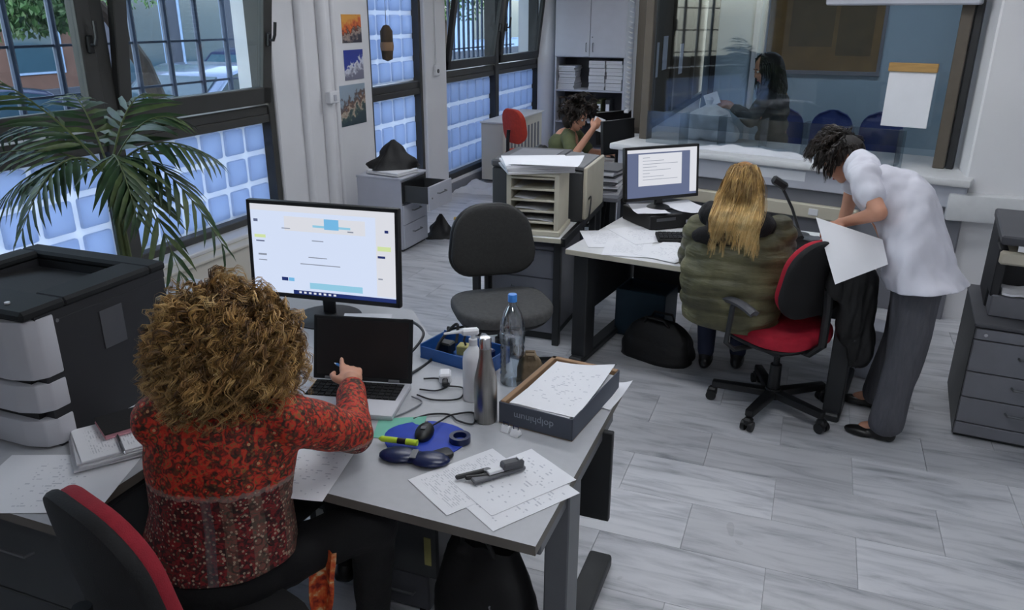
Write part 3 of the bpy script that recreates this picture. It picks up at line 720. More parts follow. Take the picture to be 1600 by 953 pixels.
# black bag under the right end of the desk
def soft_bag(name, label, loc, dims, rz, mat, seed, cat='bag', lean=0., flat_top=.35, peak=False):
    t = thing(name, label, cat, loc, rz)
    def fn(u, v):
        a = u*2*math.pi; k = v
        prof = (1-.12*k-.55*max(0, k-.55)**2*4*(1-flat_top))*(1 if k > .04 else .93)
        if peak: prof = 1.02-.95*k+.10*math.sin(k*3.1)*math.sin(2*a+seed)
        cx_, sx_ = math.cos(a), math.sin(a); sq = (abs(cx_)**3.2+abs(sx_)**3.2)**(-1/3.2)
        n1 = 1+(.34 if peak else .09)*noise.noise(Vector((cx_*1.6+seed, sx_*1.6, k*3)))+.03*noise.noise(Vector((cx_*5, sx_*5+seed, k*8)))
        return Vector((cx_*sq*dims[0]/2*prof*n1+lean*k*dims[2], sx_*sq*dims[1]/2*prof*n1*(1-.45*k), k*dims[2]*(1+.05*noise.noise(Vector((cx_*2, sx_*2, seed))))))
    b_ = B(); b_.grid(fn, 36, 16); 
    bmesh.ops.remove_doubles(b_.bm, verts=b_.bm.verts, dist=.0006)
    bmesh.ops.holes_fill(b_.bm, edges=[e for e in b_.bm.edges if e.is_boundary], sides=0)
    b_.obj('bag_body', mat, t, 60)
    for sy in (() if peak else (-1, 1)):
        B().tube([(lean*dims[2]-dims[0]*.18, sy*dims[1]*.14, dims[2]*.93), (lean*dims[2]-dims[0]*.14, sy*dims[1]*.2, dims[2]*1.12), (lean*dims[2]+dims[0]*.12, sy*dims[1]*.22, dims[2]*1.12), (lean*dims[2]+dims[0]*.18, sy*dims[1]*.14, dims[2]*.93)], .008, 6).obj('handle', mat, t, 60)
    return t
bg = soft_bag('shoulder_bag', 'tall black bag standing on the floor below the near desk corner', (-.82, 1.92, 0), (.36, .26, .42), R(-8), 'bag_black', 2.2)
B().box((.10, -.125, .24), (.006, .006, .15), (R(14), 0, 0), .001).obj('zip_pull', 'chrome', bg)
# chair the curly-haired woman sits on
office_chair('office_chair', 'red office chair with black back shell at the near desk', (-1.345, 1.235), R(-16), 'soft_black', 'red_dull', 'soft_black', .47, (.58, 1.00), (.46, .38), base_rot=20)
# laser printer
PR = thing('laser_printer', 'big black and white laser printer on the near desk', 'printer', (-2.38, 1.74, .73))
bd = B(); bd.bx(-.29, .305, -.24, .27, .0, .405, .004)
for a in ((.18, .305, -.24, .27), (-.29, .18, -.24, -.13), (-.29, .18, .2, .27), (-.29, -.21, -.13, .2)): B().bx(*a, .404, .432).obj('upper_rim', 'printer_black', PR, 0)
bd.obj('body', 'printer_black', PR)
ld = B(); px0, px1, py0, py1 = -.30, .312, -.285, .28
ld.bx(px0, px1, py0, -.13, .43, .462, .01); ld.bx(px0, px1, .20, py1, .43, .462, .01); ld.bx(px0, px0+.09, -.14, .21, .43, .462, .01); ld.bx(px1-.13, px1, -.14, .21, .43, .462, .01); ld.obj('lid', 'printer_lid', PR)
B().box((-.02, .035, .418), (.40, .33, .006), (R(-6), 0, 0)).obj('output_tray', 'soft_black', PR)
B().box((.0, -.205, .463), (.16, .06, .006), (R(0), 0, 0), .002).obj('control_panel', 'black_plastic', PR)
for k in range(3): B().cyl((.1+.05*k, -.235, .462), (.1+.05*k, -.235, .467), .008, n=10).obj('button', 'white_plastic', PR)
def drawer_front(z0, z1, nm):
    q = B(); q.prism([(-.30, .0), (-.285, -.035), (-.22, -.055), (.22, -.055), (.285, -.035), (.309, .0), (.309, .055), (-.30, .055)], z1-z0, Matrix.Translation((0, -.235, z0)), .006); return q.obj(nm, 'printer_white', PR)
drawer_front(.235, .425, 'front_cover'); drawer_front(.125, .218, 'paper_drawer'); drawer_front(.008, .098, 'paper_drawer')
B().bx(-.27, .262, -.262, -.22, .0, .42).obj('front_gap', 'black_plastic', PR, 0)
B().bx(.3055, .3075, -.02, .07, .245, .375, .0005).obj('side_sticker', 'panel_grey', PR, 0)
B().bx(.3055, .3075, .12, .265, .03, .19, .0005).obj('side_hatch', 'panel_grey', PR, 0)
B().cyl((.3055, -.17, .40), (.309, -.17, .40), .006, n=10).obj('side_button', 'steel_grey', PR)
B().bx(.3055, .308, -.23, -.20, .32, .42, .0005).obj('latch', 'black_plastic', PR, 0)
# papers on the left wing
sheet('large loose sheet hanging over the left desk edge by the red chair', -1.93, 1.34, .731, R(22), .40, .30, 'print_sparse', seed=1)
stack('thick stack of papers in front of the near printer', -1.90, 1.60, .731, R(-36), .23, .32, .035, seed=3, jitter=.015)
sheet('loose sheet lying on the stack beside the near printer', -1.99, 1.86, .733, R(-30), .22, .31, 'print_table', curl=.004, seed=4)
nbk = thing('notebook', 'black notebook with pink edge on top of the paper stack', 'notebook', (-1.94, 1.64, .768), R(-30))
B().bx(-.07, .07, -.085, .085, .0, .004, .001).obj('back_cover', 'pink_cover', nbk); B().bx(-.067, .067, -.083, .083, .004, .015).obj('pages', 'pink_cover', nbk, 0); B().bx(-.07, .07, -.085, .085, .015, .019, .001).obj('cover', 'soft_black', nbk)
pnl = thing('ballpoint_pen', 'grey ballpoint pen lying on the stack near the black notebook', 'pen', (-1.86, 1.53, .772), R(55))
B().cyl((0, -.065, 0), (0, .05, 0), .005, n=10).obj('barrel', 'steel_grey', pnl); B().cyl((0, -.078, 0), (0, -.065, 0), .0015, .005, n=10).obj('tip', 'chrome', pnl); B().bx(-.0015, .0015, .0, .052, .004, .007).obj('clip', 'chrome', pnl, 0)
sheet('sheets lying on the near desk by the woman in red', -1.28, 1.66, .731, R(12), .21, .29, 'print_sparse', seed=5)
# monitor, laptop
S1 = [('toolbar', 'screen_page', 0, 1, .93, 1, .0004), ('banner', 'screen_page', .24, .80, .72, .88, .0004), ('logo', 'screen_blue', .52, .62, .76, .875, .0008), ('logo_wave', 'screen_cyan', .44, .70, .775, .80, .0006),
      ('side_text', 'screen_lime', .02, .10, .62, .655, .0006), ('side_text', 'screen_grey', .03, .09, .575, .59, .0006), ('side_text', 'screen_grey', .02, .05, .80, .83, .0006), ('side_text', 'screen_text', .04, .10, .42, .44, .0006), ('side_text', 'screen_text', .04, .10, .36, .37, .0006),
      ('side_column', 'screen_page', .87, 1, .06, .93, .0003), ('side_text', 'screen_lime', .88, .97, .57, .62, .0006), ('side_text', 'screen_navy', .88, .93, .49, .515, .0006), ('side_text', 'screen_navy', .93, .955, .77, .80, .0006), ('side_text', 'screen_text', .88, .91, .25, .265, .0006),
      ('text_line', 'screen_text', .43, .51, .62, .63, .0006), ('text_line', 'screen_text', .40, .53, .43, .44, .0006), ('text_line', 'screen_text', .34, .62, .35, .36, .0006), ('text_line', 'screen_text', .22, .28, .74, .75, .0009), ('text_line', 'screen_text', .68, .72, .745, .76, .0009),
      ('button_bar', 'screen_cyan', .40, .77, .075, .145, .0006), ('search_box', 'screen_navy', .20, .245, .145, .185, .0006), ('search_text', 'screen_blue', .25, .29, .145, .185, .0006),
      ('taskbar', 'screen_navy', .28, 1, 0, .045, .0006)]+[('task_icon', 'screen_page', .32+.035*k, .338+.035*k, .012, .034, .0009) for k in range(8)]
monitor('monitor', 'large black monitor showing a pale web page on the near desk', (-1.93, 2.76, .73), R(6), .72, .435, .30, -4, ('screen_white', S1), .15)
sheet('white sheet propped at the foot of the large near monitor', -1.70, 2.70, .755, R(20), .21, .15, 'white_paper', seed=8, tilt=(R(14), 0))
LP = thing('laptop', 'open black laptop with silver base in front of the large monitor', 'laptop', (-1.40, 2.10, .731), R(13))
B().bx(-.185, .185, -.13, .12, .0, .020, .005, 2).obj('base', 'printer_white', LP)
kd = B().bx(-.165, .165, -.02, .105, .0195, .021).obj('keyboard_deck', 'black_plastic', LP, 0)
ky = B()
for rr_ in range(5):
    for cc_ in range(14): ky.box((-.152+.0234*cc_, -.008+.024*rr_, .0225), (.019, .019, .004))
ky.obj('keys', 'soft_black', kd, 0, kind='stuff')
B().bx(-.05, .05, -.115, -.035, .0195, .0205).obj('touchpad', 'cabinet_light', LP, 0)
mtl = Matrix.Translation((0, .12, .02)) @ Euler((R(-14), 0, 0)).to_matrix().to_4x4()
q = B(); q.box((0, .004, .115), (.372, .008, .235), bev=.003); bmesh.ops.transform(q.bm, matrix=mtl, verts=q.bm.verts); lo_ = q.obj('lid', 'printer_lid', LP)
q = B(); q.bx(-.172, .172, -.0008, .0005, .015, .220); bmesh.ops.transform(q.bm, matrix=mtl, verts=q.bm.verts); q.obj('screen', 'black_plastic', lo_, 0)
for sx in (-1, 1): B().cyl((sx*.12-.02, .122, .021), (sx*.12+.02, .122, .021), .008, n=10).obj('hinge', 'steel_grey', LP)
# things to the right of the laptop
cbx = thing('cable_tray', 'blue plastic tray with sockets and bits behind the spray bottle', 'tray', (-1.17, 2.56, .731), R(-12))
B().bx(-.16, .16, -.08, .08, 0, .006).obj('tray_base', 'blue_bin', cbx, 0)
for a in ((-.16, .16, -.08, -.074, 0, .05), (-.16, .16, .074, .08, 0, .065), (-.16, -.154, -.08, .08, 0, .06), (.154, .16, -.08, .08, 0, .06)): B().bx(*a, .002).obj('tray_side', 'blue_bin', cbx)
B().box((.0, .0, .045), (.055, .045, .04), (0, 0, .3), .004).obj('adapter', 'khaki', cbx); B().box((.09, .01, .04), (.07, .05, .05), (0, 0, -.1), .006).obj('adapter', 'navy_gel', cbx); B().box((-.09, .0, .035), (.06, .05, .045), (0, 0, .1), .006).obj('adapter', 'black_plastic', cbx)
pl_ = thing('plug_adapter', 'small white plug on the desk by the blue tray', 'plug', (-1.16, 2.36, .731), R(25)); B().box((0, 0, .02), (.045, .06, .035), bev=.006).obj('plug_body', 'white_plastic', pl_); B().box((.0, -.045, .015), (.02, .04, .02), bev=.004).obj('strain_relief', 'cable_black', pl_)
cable('thick black power lead rising behind the laptop lid', [(-1.30, 2.33, .74), (-1.29, 2.50, .735), (-1.27, 2.56, .80), (-1.22, 2.60, .86), (-1.21, 2.57, .79)], .006)
cable('black video lead looping from the monitor foot', [(-1.62, 2.70, .75), (-1.50, 2.70, .80), (-1.38, 2.62, .79), (-1.38, 2.50, .75), (-1.42, 2.45, .737)], .006)
cable('thin black lead curling between the laptop and the white plug', [(-1.20, 2.21, .737), (-1.13, 2.20, .735), (-1.05, 2.24, .735), (-1.07, 2.32, .735), (-1.12, 2.31, .74)], .003)
cable('second thin lead beside the laptop edge', [(-1.21, 2.25, .738), (-1.15, 2.27, .735), (-1.13, 2.33, .735), (-1.19, 2.36, .735), (-1.24, 2.34, .735)], .003)
cable('grey lead running forward from the laptop corner', [(-1.21, 2.19, .738), (-1.16, 2.17, .735), (-1.17, 2.10, .735), (-1.20, 2.03, .735)], .003, 'cable_grey')
cable('mouse lead looping beside the steel bottle', [(-1.035, 2.00, .755), (-1.03, 2.06, .745), (-1.02, 2.12, .737), (-.96, 2.16, .736), (-.93, 2.09, .736), (-.985, 2.09, .737), (-1.03, 2.12, .736), (-1.09, 2.10, .736), (-1.13, 2.05, .736)], .0032)
sp = thing('spray_bottle', 'white spray bottle with pump head on the near desk', 'bottle', (-1.005, 2.27, .731), R(30))
B().lathe([(0, 0), (.036, 0), (.038, .01), (.038, .15), (.034, .175), (.018, .195), (.014, .205), (0, .205)]).obj('bottle_body', 'white_plastic', sp)
B().lathe([(0, .205), (.015, .205), (.015, .228), (.008, .23), (.008, .245), (0, .245)]).obj('collar', 'white_plastic', sp)
hd = B(); hd.box((-.01, 0, .255), (.06, .026, .024), bev=.006); hd.tube([(-.03, 0, .258), (-.10, 0, .252)], [.007, .004], 8); hd.obj('pump_head', 'white_plastic', sp)
B().tube([(-.025, 0, .247), (-.032, 0, .225), (-.026, 0, .205)], .004, 6).obj('trigger', 'black_plastic', sp)
sb = thing('steel_bottle', 'brushed steel flask standing on the near desk', 'bottle', (-.905, 2.14, .731))
B().lathe([(0, 0), (.037, 0), (.0385, .006), (.0385, .13), (.036, .16), (.026, .205), (.0205, .235), (.0195, .262), (0, .262)], n=28).obj('flask_body', 'brushed_steel', sb)
B().lathe([(0, .262), (.0205, .262), (.0205, .293), (.017, .299), (0, .30)], n=24).obj('stopper', 'chrome', sb)
wbt = thing('water_bottle', 'clear plastic water bottle with blue cap on the near desk', 'bottle', (-.925, 2.44, .731))
pf = [(0, 0), (.040, 0), (.045, .008)]
for k in range(7): pf += [(.045, .02+.02*k), (.042, .03+.02*k)]
pf += [(.046, .165), (.046, .20), (.043, .205), (.045, .215), (.043, .24), (.032, .275), (.018, .30), (.0135, .31), (.0135, .325)]
B().lathe(pf, n=28).obj('bottle_body', 'bottle_plastic', wbt)
B().lathe([(.0, .004), (.038, .004), (.041, .02), (.041, .13), (.0, .13)], n=24).obj('water', 'water', wbt)
B().lathe([(.0462, .165), (.0464, .20)], n=28).obj('label_band', 'water', wbt)
B().lathe([(0, .318), (.0165, .318), (.0165, .342), (.015, .345), (0, .345)], n=20).obj('cap', 'cap_blue', wbt)
soft_bag('paper_bag', 'small crumpled brown bag behind the water bottle', (-.865, 2.47, .731), (.10, .07, .10), R(20), 'brown_bag', 5.0)
BX = thing('paper_box', 'dark grey cardboard box of printed paper on the near desk corner', 'box', (-.70, 2.33, .731), R(-7))
bw_, bl_, bh_ = .265, .42, .078
for nm, a in (('front', (-bw_/2, bw_/2, -bl_/2, -bl_/2+.004)), ('back', (-bw_/2, bw_/2, bl_/2-.004, bl_/2)), ('left', (-bw_/2, -bw_/2+.004, -bl_/2, bl_/2)), ('right', (bw_/2-.004, bw_/2, -bl_/2, bl_/2))):
    B().bx(*a, 0, bh_, .001).obj('box_side', 'box_navy', BX)
B().bx(-bw_/2, bw_/2, -bl_/2, bl_/2, 0, .003).obj('box_base', 'cardboard', BX, 0)
for a in ((-bw_/2+.004, -bw_/2+.022, -bl_/2+.004, bl_/2-.004), (-bw_/2+.004, bw_/2-.004, bl_/2-.025, bl_/2-.004)): B().bx(*a, .003, bh_+.004, .002).obj('box_lining', 'cardboard', BX)
lt = text_mesh('dolphinum', .034); lt.materials.append(M_['lettering']); link('lettering', lt, None, BX, (-.005, -bl_/2-.0008, .042), (R(90), R(180), 0))
stack('thick pile of printed sheets filling the dark grey box', -.688, 2.315, .735, R(-7), .225, .375, .07, seed=9, jitter=.003, layers=5, topmat='print_table')
sheet('top sheet with a curled corner on the pile in the box', -.685, 2.32, .806, R(-6), .225, .37, 'print_sparse', lift=.035, seed=10)
sheet('sheets sticking out beside the box at the desk edge', -.565, 2.46, .732, R(-10), .10, .20, 'white_paper', lift=.03, seed=11)
for i, (sx, sy) in enumerate(((-.815, 2.095), (-.775, 2.08))):
    t = thing('binder_clip', ['left small white clip standing before the dark box', 'right small white clip standing before the dark box'][i], 'clip', (sx, sy, .731), R(-12))
    B().prism([(-.016, 0), (.016, 0), (.004, .02), (-.004, .02)], .032, Matrix.Translation((.016, 0, .0)) @ Euler((R(90), 0, R(90))).to_matrix().to_4x4() @ Matrix.Translation((0, 0, -.032)), .002).obj('clip_body', 'white_plastic', t)
    B().tube([(-.008, 0, .02), (-.01, .0, .032), (.01, 0, .032), (.008, 0, .02)], .0016, 6).obj('clip_wire', 'navy_gel', t)
# mouse pad group
MP = thing('mouse_pad', 'blue mouse pad with dark gel wrist rest on the near desk', 'mouse pad', (-1.03, 1.93, .731), R(14))
padp = [(.135*math.cos(a)*(1+.05*math.sin(3*a)), .115*math.sin(a)+.02) for a in [2*math.pi*k/36 for k in range(36)]]
B().prism(padp, .004, None, .001).obj('pad', 'blue_pad', MP)
gl_ = B(); gl_.ell((-.055, -.10, .012), (.062, .042, .016)); gl_.ell((.045, -.115, .012), (.062, .042, .016)); gl_.ell((0, -.105, .01), (.05, .032, .013)); gl_.obj('wrist_rest', 'navy_gel', MP)
B().box((-.005, -.108, .024), (.02, .05, .003), None, .001).obj('rest_band', 'steel_grey', MP)
ms = thing('computer_mouse', 'black mouse resting on the blue pad', 'mouse', (-1.045, 1.965, .735), R(12))
mb_ = B(); mb_.ell((0, 0, .012), (.030, .052, .024)); bmesh.ops.bisect_plane(mb_.bm, geom=mb_.bm.verts[:]+mb_.bm.edges[:]+mb_.bm.faces[:], plane_co=(0, 0, .001), plane_no=(0, 0, -1), clear_outer=True)
mb_.obj('mouse_shell', 'black_plastic', ms, 60); B().cyl((-.004, .024, .032), (.004, .024, .032), .007, n=12).obj('scroll_wheel', 'steel_grey', ms); B().box((0, -.012, .0355), (.018, .02, .002), None, .001).obj('palm_logo', 'panel_grey', ms)
hl = thing('highlighter', 'lime yellow highlighter lying across the blue mouse pad', 'highlighter', (-1.085, 1.88, .753), R(8))
B().cyl((-.062, 0, 0), (-.01, 0, 0), .0095, n=14).obj('barrel', 'lime', hl); B().cyl((-.01, 0, 0), (.018, 0, 0), .0098, n=14).obj('band', 'black_plastic', hl); B().cyl((.018, 0, 0), (.055, 0, 0), .0102, n=14).obj('cap', 'lime', hl); B().cyl((-.072, 0, 0), (-.062, 0, 0), .004, .0095, n=14).obj('nose', 'lime', hl)
tm = thing('key_fob', 'small black remote with white stripe beside the blue pad', 'remote', (-.94, 1.865, .735), R(-38))
B().prism(rrect(.05, .075, .014), .016, None, .004).obj('case', 'black_plastic', tm); B().bx(-.018, .018, -.028, -.016, .016, .0175).obj('label_stripe', 'white_plastic', tm, 0)
gs = thing('tape_roll', 'dark blue roll of tape at the right edge of the mouse pad', 'tape', (-.925, 1.975, .735), R(30)); B().lathe([(.022, 0), (.034, 0), (.034, .02), (.022, .02), (.022, 0)], n=20).obj('roll', 'navy_gel', gs); B().lathe([(.0215, .001), (.0222, .001), (.0222, .019), (.0215, .019)], n=20).obj('core', 'steel_grey', gs)
sheet('mint green slip of paper under the blue mouse pad', -1.145, 1.985, .7305, R(20), .16, .13, 'mint_paper', lift=.01, seed=12, name='paper_slip')
# printed sheets at the front right of the desk
sheet('left printed sheet under the black stapler', -.805, 1.79, .731, R(-33), .215, .30, 'print_fine', seed=13)
sheet('right printed form under the silver stapler', -.69, 1.83, .7325, R(-33), .215, .30, 'print_sparse', seed=14)
sheet('sheet peeping out below the printed form at the desk front', -.66, 1.77, .7308, R(-33), .21, .30, 'print_sparse', seed=15)
stp = thing('stapler', 'grey and black stapler lying on the printed form', 'stapler', (-.735, 1.83, .736), R(-40))
B().box((.0, -.0, .009), (.028, .17, .012), None, .003).obj('stapler_base', 'steel_grey', stp); B().box((0, .045, .028), (.032, .07, .024), (R(-4), 0, 0), .005).obj('stapler_head', 'panel_grey', stp); B().box((-.001, -.005, .021), (.02, .06, .01), None, .002).obj('magazine', 'white_plastic', stp); B().box((0, .07, .042), (.02, .014, .004), None, .001).obj('cap_plate', 'white_plastic', stp)
sr = thing('staple_remover', 'black staple remover next to the grey stapler', 'staple remover', (-.80, 1.79, .736), R(-48))
B().box((-.012, 0, .010), (.016, .10, .012), (0, 0, R(4)), .004).obj('jaw', 'black_plastic', sr); B().box((.012, .012, .012), (.014, .075, .012), (0, 0, R(-9)), .004).obj('jaw', 'black_plastic', sr); B().cyl((0, .045, .003), (0, .045, .022), .011, n=14).obj('pivot', 'steel_grey', sr)
# ================================================================== MIDDLE OF THE ROOM
office_chair('office_chair', 'empty charcoal swivel chair between the two desks', (-1.54, 3.87), R(216), 'grey_fabric', 'charcoal_fabric', 'black_plastic', .49, (.58, .99), (.50, .38), base_rot=10).scale = (1.1, 1.1, 1.0)
D2 = thing('office_desk', 'white-topped desk with dark legs where the blonde woman sits', 'desk', (-1.265, 4.20, 0), R(-8))
two_tone(B().prism([(0, 0), (1.62, .0), (1.62, 1.12), (0.0, 1.12)], .032, Matrix.Translation((0, 0, .698)), .004).obj('desk_top', 'laminate_white', D2, 0), 'beige_plastic')
for xx in (.03, 1.50):
    B().bx(xx, xx+.09, .06, .20, .04, .70, .005).obj('leg_panel', 'metal_dark', D2); B().bx(xx, xx+.09, .02, 1.08, 0, .045, .01).obj('leg_foot', 'metal_dark', D2); B().bx(xx+.02, xx+.06, .1, 1.0, .3, .69, .004).obj('leg_web', 'metal_dark', D2)
B().bx(.1, 1.52, .92, .94, .25, .69).obj('modesty_panel', 'cabinet_dark', D2, 0)
B().bx(.1, 1.52, .30, .34, .64, .70).obj('crossbar', 'metal_dark', D2, 0)
PC = thing('desktop_computer', 'black desktop computer lying flat under the middle monitor', 'computer', (-.85, 5.05, .732), R(43))
B().bx(-.21, .21, -.17, .18, 0, .095, .004).obj('case', 'black_plastic', PC); B().bx(-.205, .205, -.178, -.17, .004, .09, .003).obj('front_bezel', 'soft_black', PC); B().bx(-.17, -.03, -.180, -.178, .055, .075).obj('drive_slot', 'panel_grey', PC, 0); B().bx(.05, .11, -.180, -.178, .03, .05).obj('badge', 'cabinet_light', PC, 0)
S2 = [('window_bar', 'screen_page', 0, 1, .93, 1, .0004), ('side_bar', 'screen_page', .90, 1, .05, .93, .0004), ('page', 'screen_page', .16, .78, .24, .90, .0004)]+[('text_line', 'screen_text', .22, .22+.1*((k*7) % 5+1), .82-.065*k, .83-.065*k, .0008) for k in range(8)]
monitor('monitor', 'black monitor showing a white document on the middle desk', (-.885, 5.06, .827), R(43), .56, .345, .225, -6, ('screen_grey', S2), .10)
sheet('white sheet lying on the left of the black desktop computer', -.93, 4.93, .829, R(25), .21, .28, 'white_paper', curl=.02, seed=20)
sheet('white sheet sagging over the right of the black desktop computer', -.68, 5.06, .831, R(50), .22, .32, 'white_paper', curl=.035, seed=21)
for i, (x, y, rz, m, lb) in enumerate(((-1.10, 4.50, 24, 'print_fine', 'printed sheet at the left front corner of the middle desk'), (-.93, 4.36, 8, 'print_fine', 'printed sheet at the front edge of the middle desk'), (-.92, 4.66, 40, 'print_table', 'printed sheet in front of the black desktop computer'), (-.68, 4.36, -20, 'print_sparse', 'printed sheet beside the elbow of the blonde woman'))):
    sheet(lb, x, y, .7315+.0012*i, R(rz), .27, .38, m, seed=22+i)
kb = thing('keyboard', 'black keyboard before the middle monitor', 'keyboard', (-.62, 4.66, .736), R(18)); B().box((0, 0, .01), (.40, .15, .02), (R(4), 0, 0), .004).obj('keyboard_case', 'soft_black', kb)
kk = B()
for a in range(4):
    for c in range(14): kk.box((-.175+.027*c, -.045+.03*a, .022+.002*a), (.021, .023, .006))
kk.obj('keys', 'black_plastic', kb, 0, kind='stuff')
l2 = thing('desk_phone', 'black desk telephone right of the blonde woman', 'telephone', (.04, 4.78, .732), R(20)); B().prism([(-.1, 0), (.1, 0), (.1, .03), (-.1, .075)], .19, Matrix.Translation((0, .1, 0)) @ Euler((R(90), 0, 0)).to_matrix().to_4x4(), .006).obj('phone_body', 'black_plastic', l2); B().tube([(-.07, -.09, .07), (-.075, -.05, .10), (-.075, .05, .10), (-.07, .09, .07)], [.022, .016, .016, .022], 10).obj('handset', 'soft_black', l2); B().bx(.0, .08, -.06, .03, .048, .052).obj('keypad', 'panel_grey', l2, 0)
dl = thing('screen_arm', 'thin black angled stand behind the desk telephone', 'stand', (.0, 5.02, .732), R(10)); B().lathe([(0, 0), (.06, 0), (.055, .012), (0, .014)]).obj('stand_base', 'black_plastic', dl); B().tube([(0, 0, .01), (-.06, .03, .16), (-.14, .05, .30)], .009, 8).obj('stand_arm', 'black_plastic', dl)
B().box((-.15, .05, .31), (.10, .06, .05), (0, R(30), 0), .01).obj('stand_head', 'black_plastic', dl)
stack('small white pile of papers beside the red chair back', .22, 4.42, .732, R(10), .22, .30, .03, seed=31, layers=4)
soft_bag('shoulder_bag', 'slumped black bag on the floor under the middle desk', (-.74, 4.52, 0), (.46, .28, .24), R(-15), 'bag_black', 7.7, flat_top=.1)
cr = thing('storage_crate', 'dim blue crate under the back of the middle desk', 'crate', (-.90, 4.90, .0), R(-8))
for a in ((-.17, .17, -.13, -.12, 0, .32), (-.17, .17, .12, .13, 0, .32), (-.17, -.16, -.13, .13, 0, .32), (.16, .17, -.13, .13, 0, .32), (-.17, .17, -.13, .13, 0, .01)): B().bx(*a, .002).obj('crate_side', 'crate_blue', cr)
# printer table with paper sorter and copier
TB = thing('side_table', 'beige-edged table carrying the copier and paper sorter', 'table', (-1.98, 4.36, 0), R(3))
two_tone(B().prism([(0, 0), (.64, 0), (.64, 1.15), (0, 1.15)], .03, Matrix.Translation((0, 0, .70)), .003).obj('table_top', 'laminate_white', TB, 0), 'beige_plastic')
B().bx(.625, .655, .0, 1.16, .68, .735, .003).obj('edge_strip', 'black_plastic', TB)
for xx in (.03, .57):
    for yy in (.05, 1.06): B().bx(xx, xx+.045, yy, yy+.045, 0, .70, .003).obj('leg', 'metal_dark', TB)
drawer_unit('drawer_pedestal', 'grey drawer pedestal under the paper sorter', -1.86, 4.50, 0, .44, .55, .64, (.2, .2, .2), 'cabinet_grey', 'cabinet_grey')
SO = thing('paper_sorter', 'beige pigeonhole paper sorter on the side table', 'paper sorter', (-1.71, 4.40, .73), R(6))
B().bx(-.01, .34, -.01, .34, 0, .035, .006).obj('sorter_base', 'beige_plastic', SO)
for xx in (0, .298): B().bx(xx, xx+.03, 0, .32, .035, .37, .003).obj('sorter_side', 'beige_plastic', SO)
B().bx(.03, .30, .305, .32, .035, .37).obj('sorter_back', 'cardboard', SO, 0)
for k in range(5):
    zz = .075+.068*k; B().bx(.028, .30, .0, .305, zz, zz+.012, .002).obj('shelf', 'beige_plastic', SO)
    if k < 4: B().grid(lambda u, v, zz=zz, k=k: Vector((.045+.24*u, .02+.26*v, zz+.016+.012*math.sin(u*3+k)*(1-v))), 6, 4, .008).obj('shelf_papers', 'paper_edge', SO, 60)
B().bx(0, .328, 0, .32, .365, .38, .003).obj('sorter_top', 'beige_plastic', SO)
stack('untidy white paper stack on top of the paper sorter', -1.58, 4.60, 1.112, R(28), .42, .38, .05, seed=40, layers=4, topmat='white_paper')
sheet('loose white sheet sliding off the stack on the paper sorter', -1.50, 4.54, 1.163, R(8), .42, .30, 'white_paper', curl=.012, lift=.02, seed=41)
CP = thing('copier', 'grey copier with dark glass lid behind the paper sorter', 'copier', (-1.66, 5.08, .73), R(3))
B().bx(-.32, .30, -.27, .28, 0, .33, .008).obj('body', 'cabinet_dark', CP); B().bx(.30, .325, -.27, .28, .02, .36, .006).obj('side_panel', 'beige_plastic', CP); B().bx(-.325, .10, -.28, .29, .335, .385, .012).obj('lid', 'panel_grey', CP); B().box((.19, .0, .355), (.22, .5, .03), (0, R(4), 0), .006).obj('control_panel', 'steel_grey', CP); B().bx(-.25, .05, -.2, .2, .385, .389).obj('lid_pad', 'cabinet_grey', CP, 0)
cable('black power lead hanging beside the copier', [(-1.34, 4.92, .85), (-1.30, 4.86, .90), (-1.29, 4.80, .80), (-1.30, 4.76, .736)], .005)
# small cabinet with pulled-out drawer near the narrow window
SM = drawer_unit('drawer_cabinet', 'small grey cabinet with an open drawer by the narrow window', -3.30, 5.98, 0, .46, .46, .67, (.22, .18, .22), 'cabinet_light', 'cabinet_light', R(90), plinth=.02)
fr_ = [o for o in bpy.data.objects if o.parent == SM and o.name.startswith('drawer_front')]
fr_[2].location = (0, -.26, -.03)
db = B(); db.bx(.03, .045, -.25, .05, .46, .60); db.bx(.415, .43, -.25, .05, .46, .60); db.bx(.03, .43, -.25, .05, .455, .46); db.obj('drawer_box', 'cabinet_dark', SM, 0)
B().bx(.012, .448, -.002, .016, .44, .63).obj('drawer_opening_shade', 'black_plastic', SM, 0)  # black plate on the solid carcass, painted shade for the hollow behind the drawer
stack('papers lying on the small cabinet by the narrow window', -3.50, 6.17, .67, R(80), .30, .36, .035, seed=44, layers=4, topmat='white_paper')
soft_bag('shoulder_bag', 'pointed black bag on the papers of the small cabinet', (-3.52, 6.24, .706), (.46, .26, .25), R(40), 'bag_black', 3.3, peak=True)
soft_bag('rubbish_bag', 'black bag on the floor beside the small cabinet', (-3.24, 6.60, 0), (.30, .26, .22), R(10), 'bag_black', 9.1, peak=True)
crumple('plastic_bag', 'white_bag', (-3.70, 8.66, 0.001), (.62, .42, .16), 6.3, 'white plastic bag lying on the floor below the far window', 'plastic bag')
B().box((-3.36, 7.26, .012), (.10, .06, .022), (0, 0, .4), .004).obj('wood_offcut', 'yellow_bit', label='small yellow offcut on the marble floor', cat='offcut')
# low white heater cover under the far window, red chair before it
hc = thing('heater_cover', 'low white heater cover below the far window', 'heater', (-3.78, 9.95, 0))
B().bx(-.14, .16, -.75, .75, .03, .74, .008).obj('cover', 'wall_cream', hc); B().bx(-.15, .19, -.77, .77, .74, .76, .004).obj('cover_top', 'laminate_white', hc)
for k in range(10): B().bx(.16, .166, -.62+.13*k, -.56+.13*k, .25, .62).obj('vent_slot', 'cabinet_grey', hc, 0)
office_chair('office_chair', 'orange-red chair standing near the far window', (-3.22, 8.95), R(-35), 'orange_red', 'orange_red', 'orange_red', .47, (.58, .98), (.44, .40), base_rot=5)
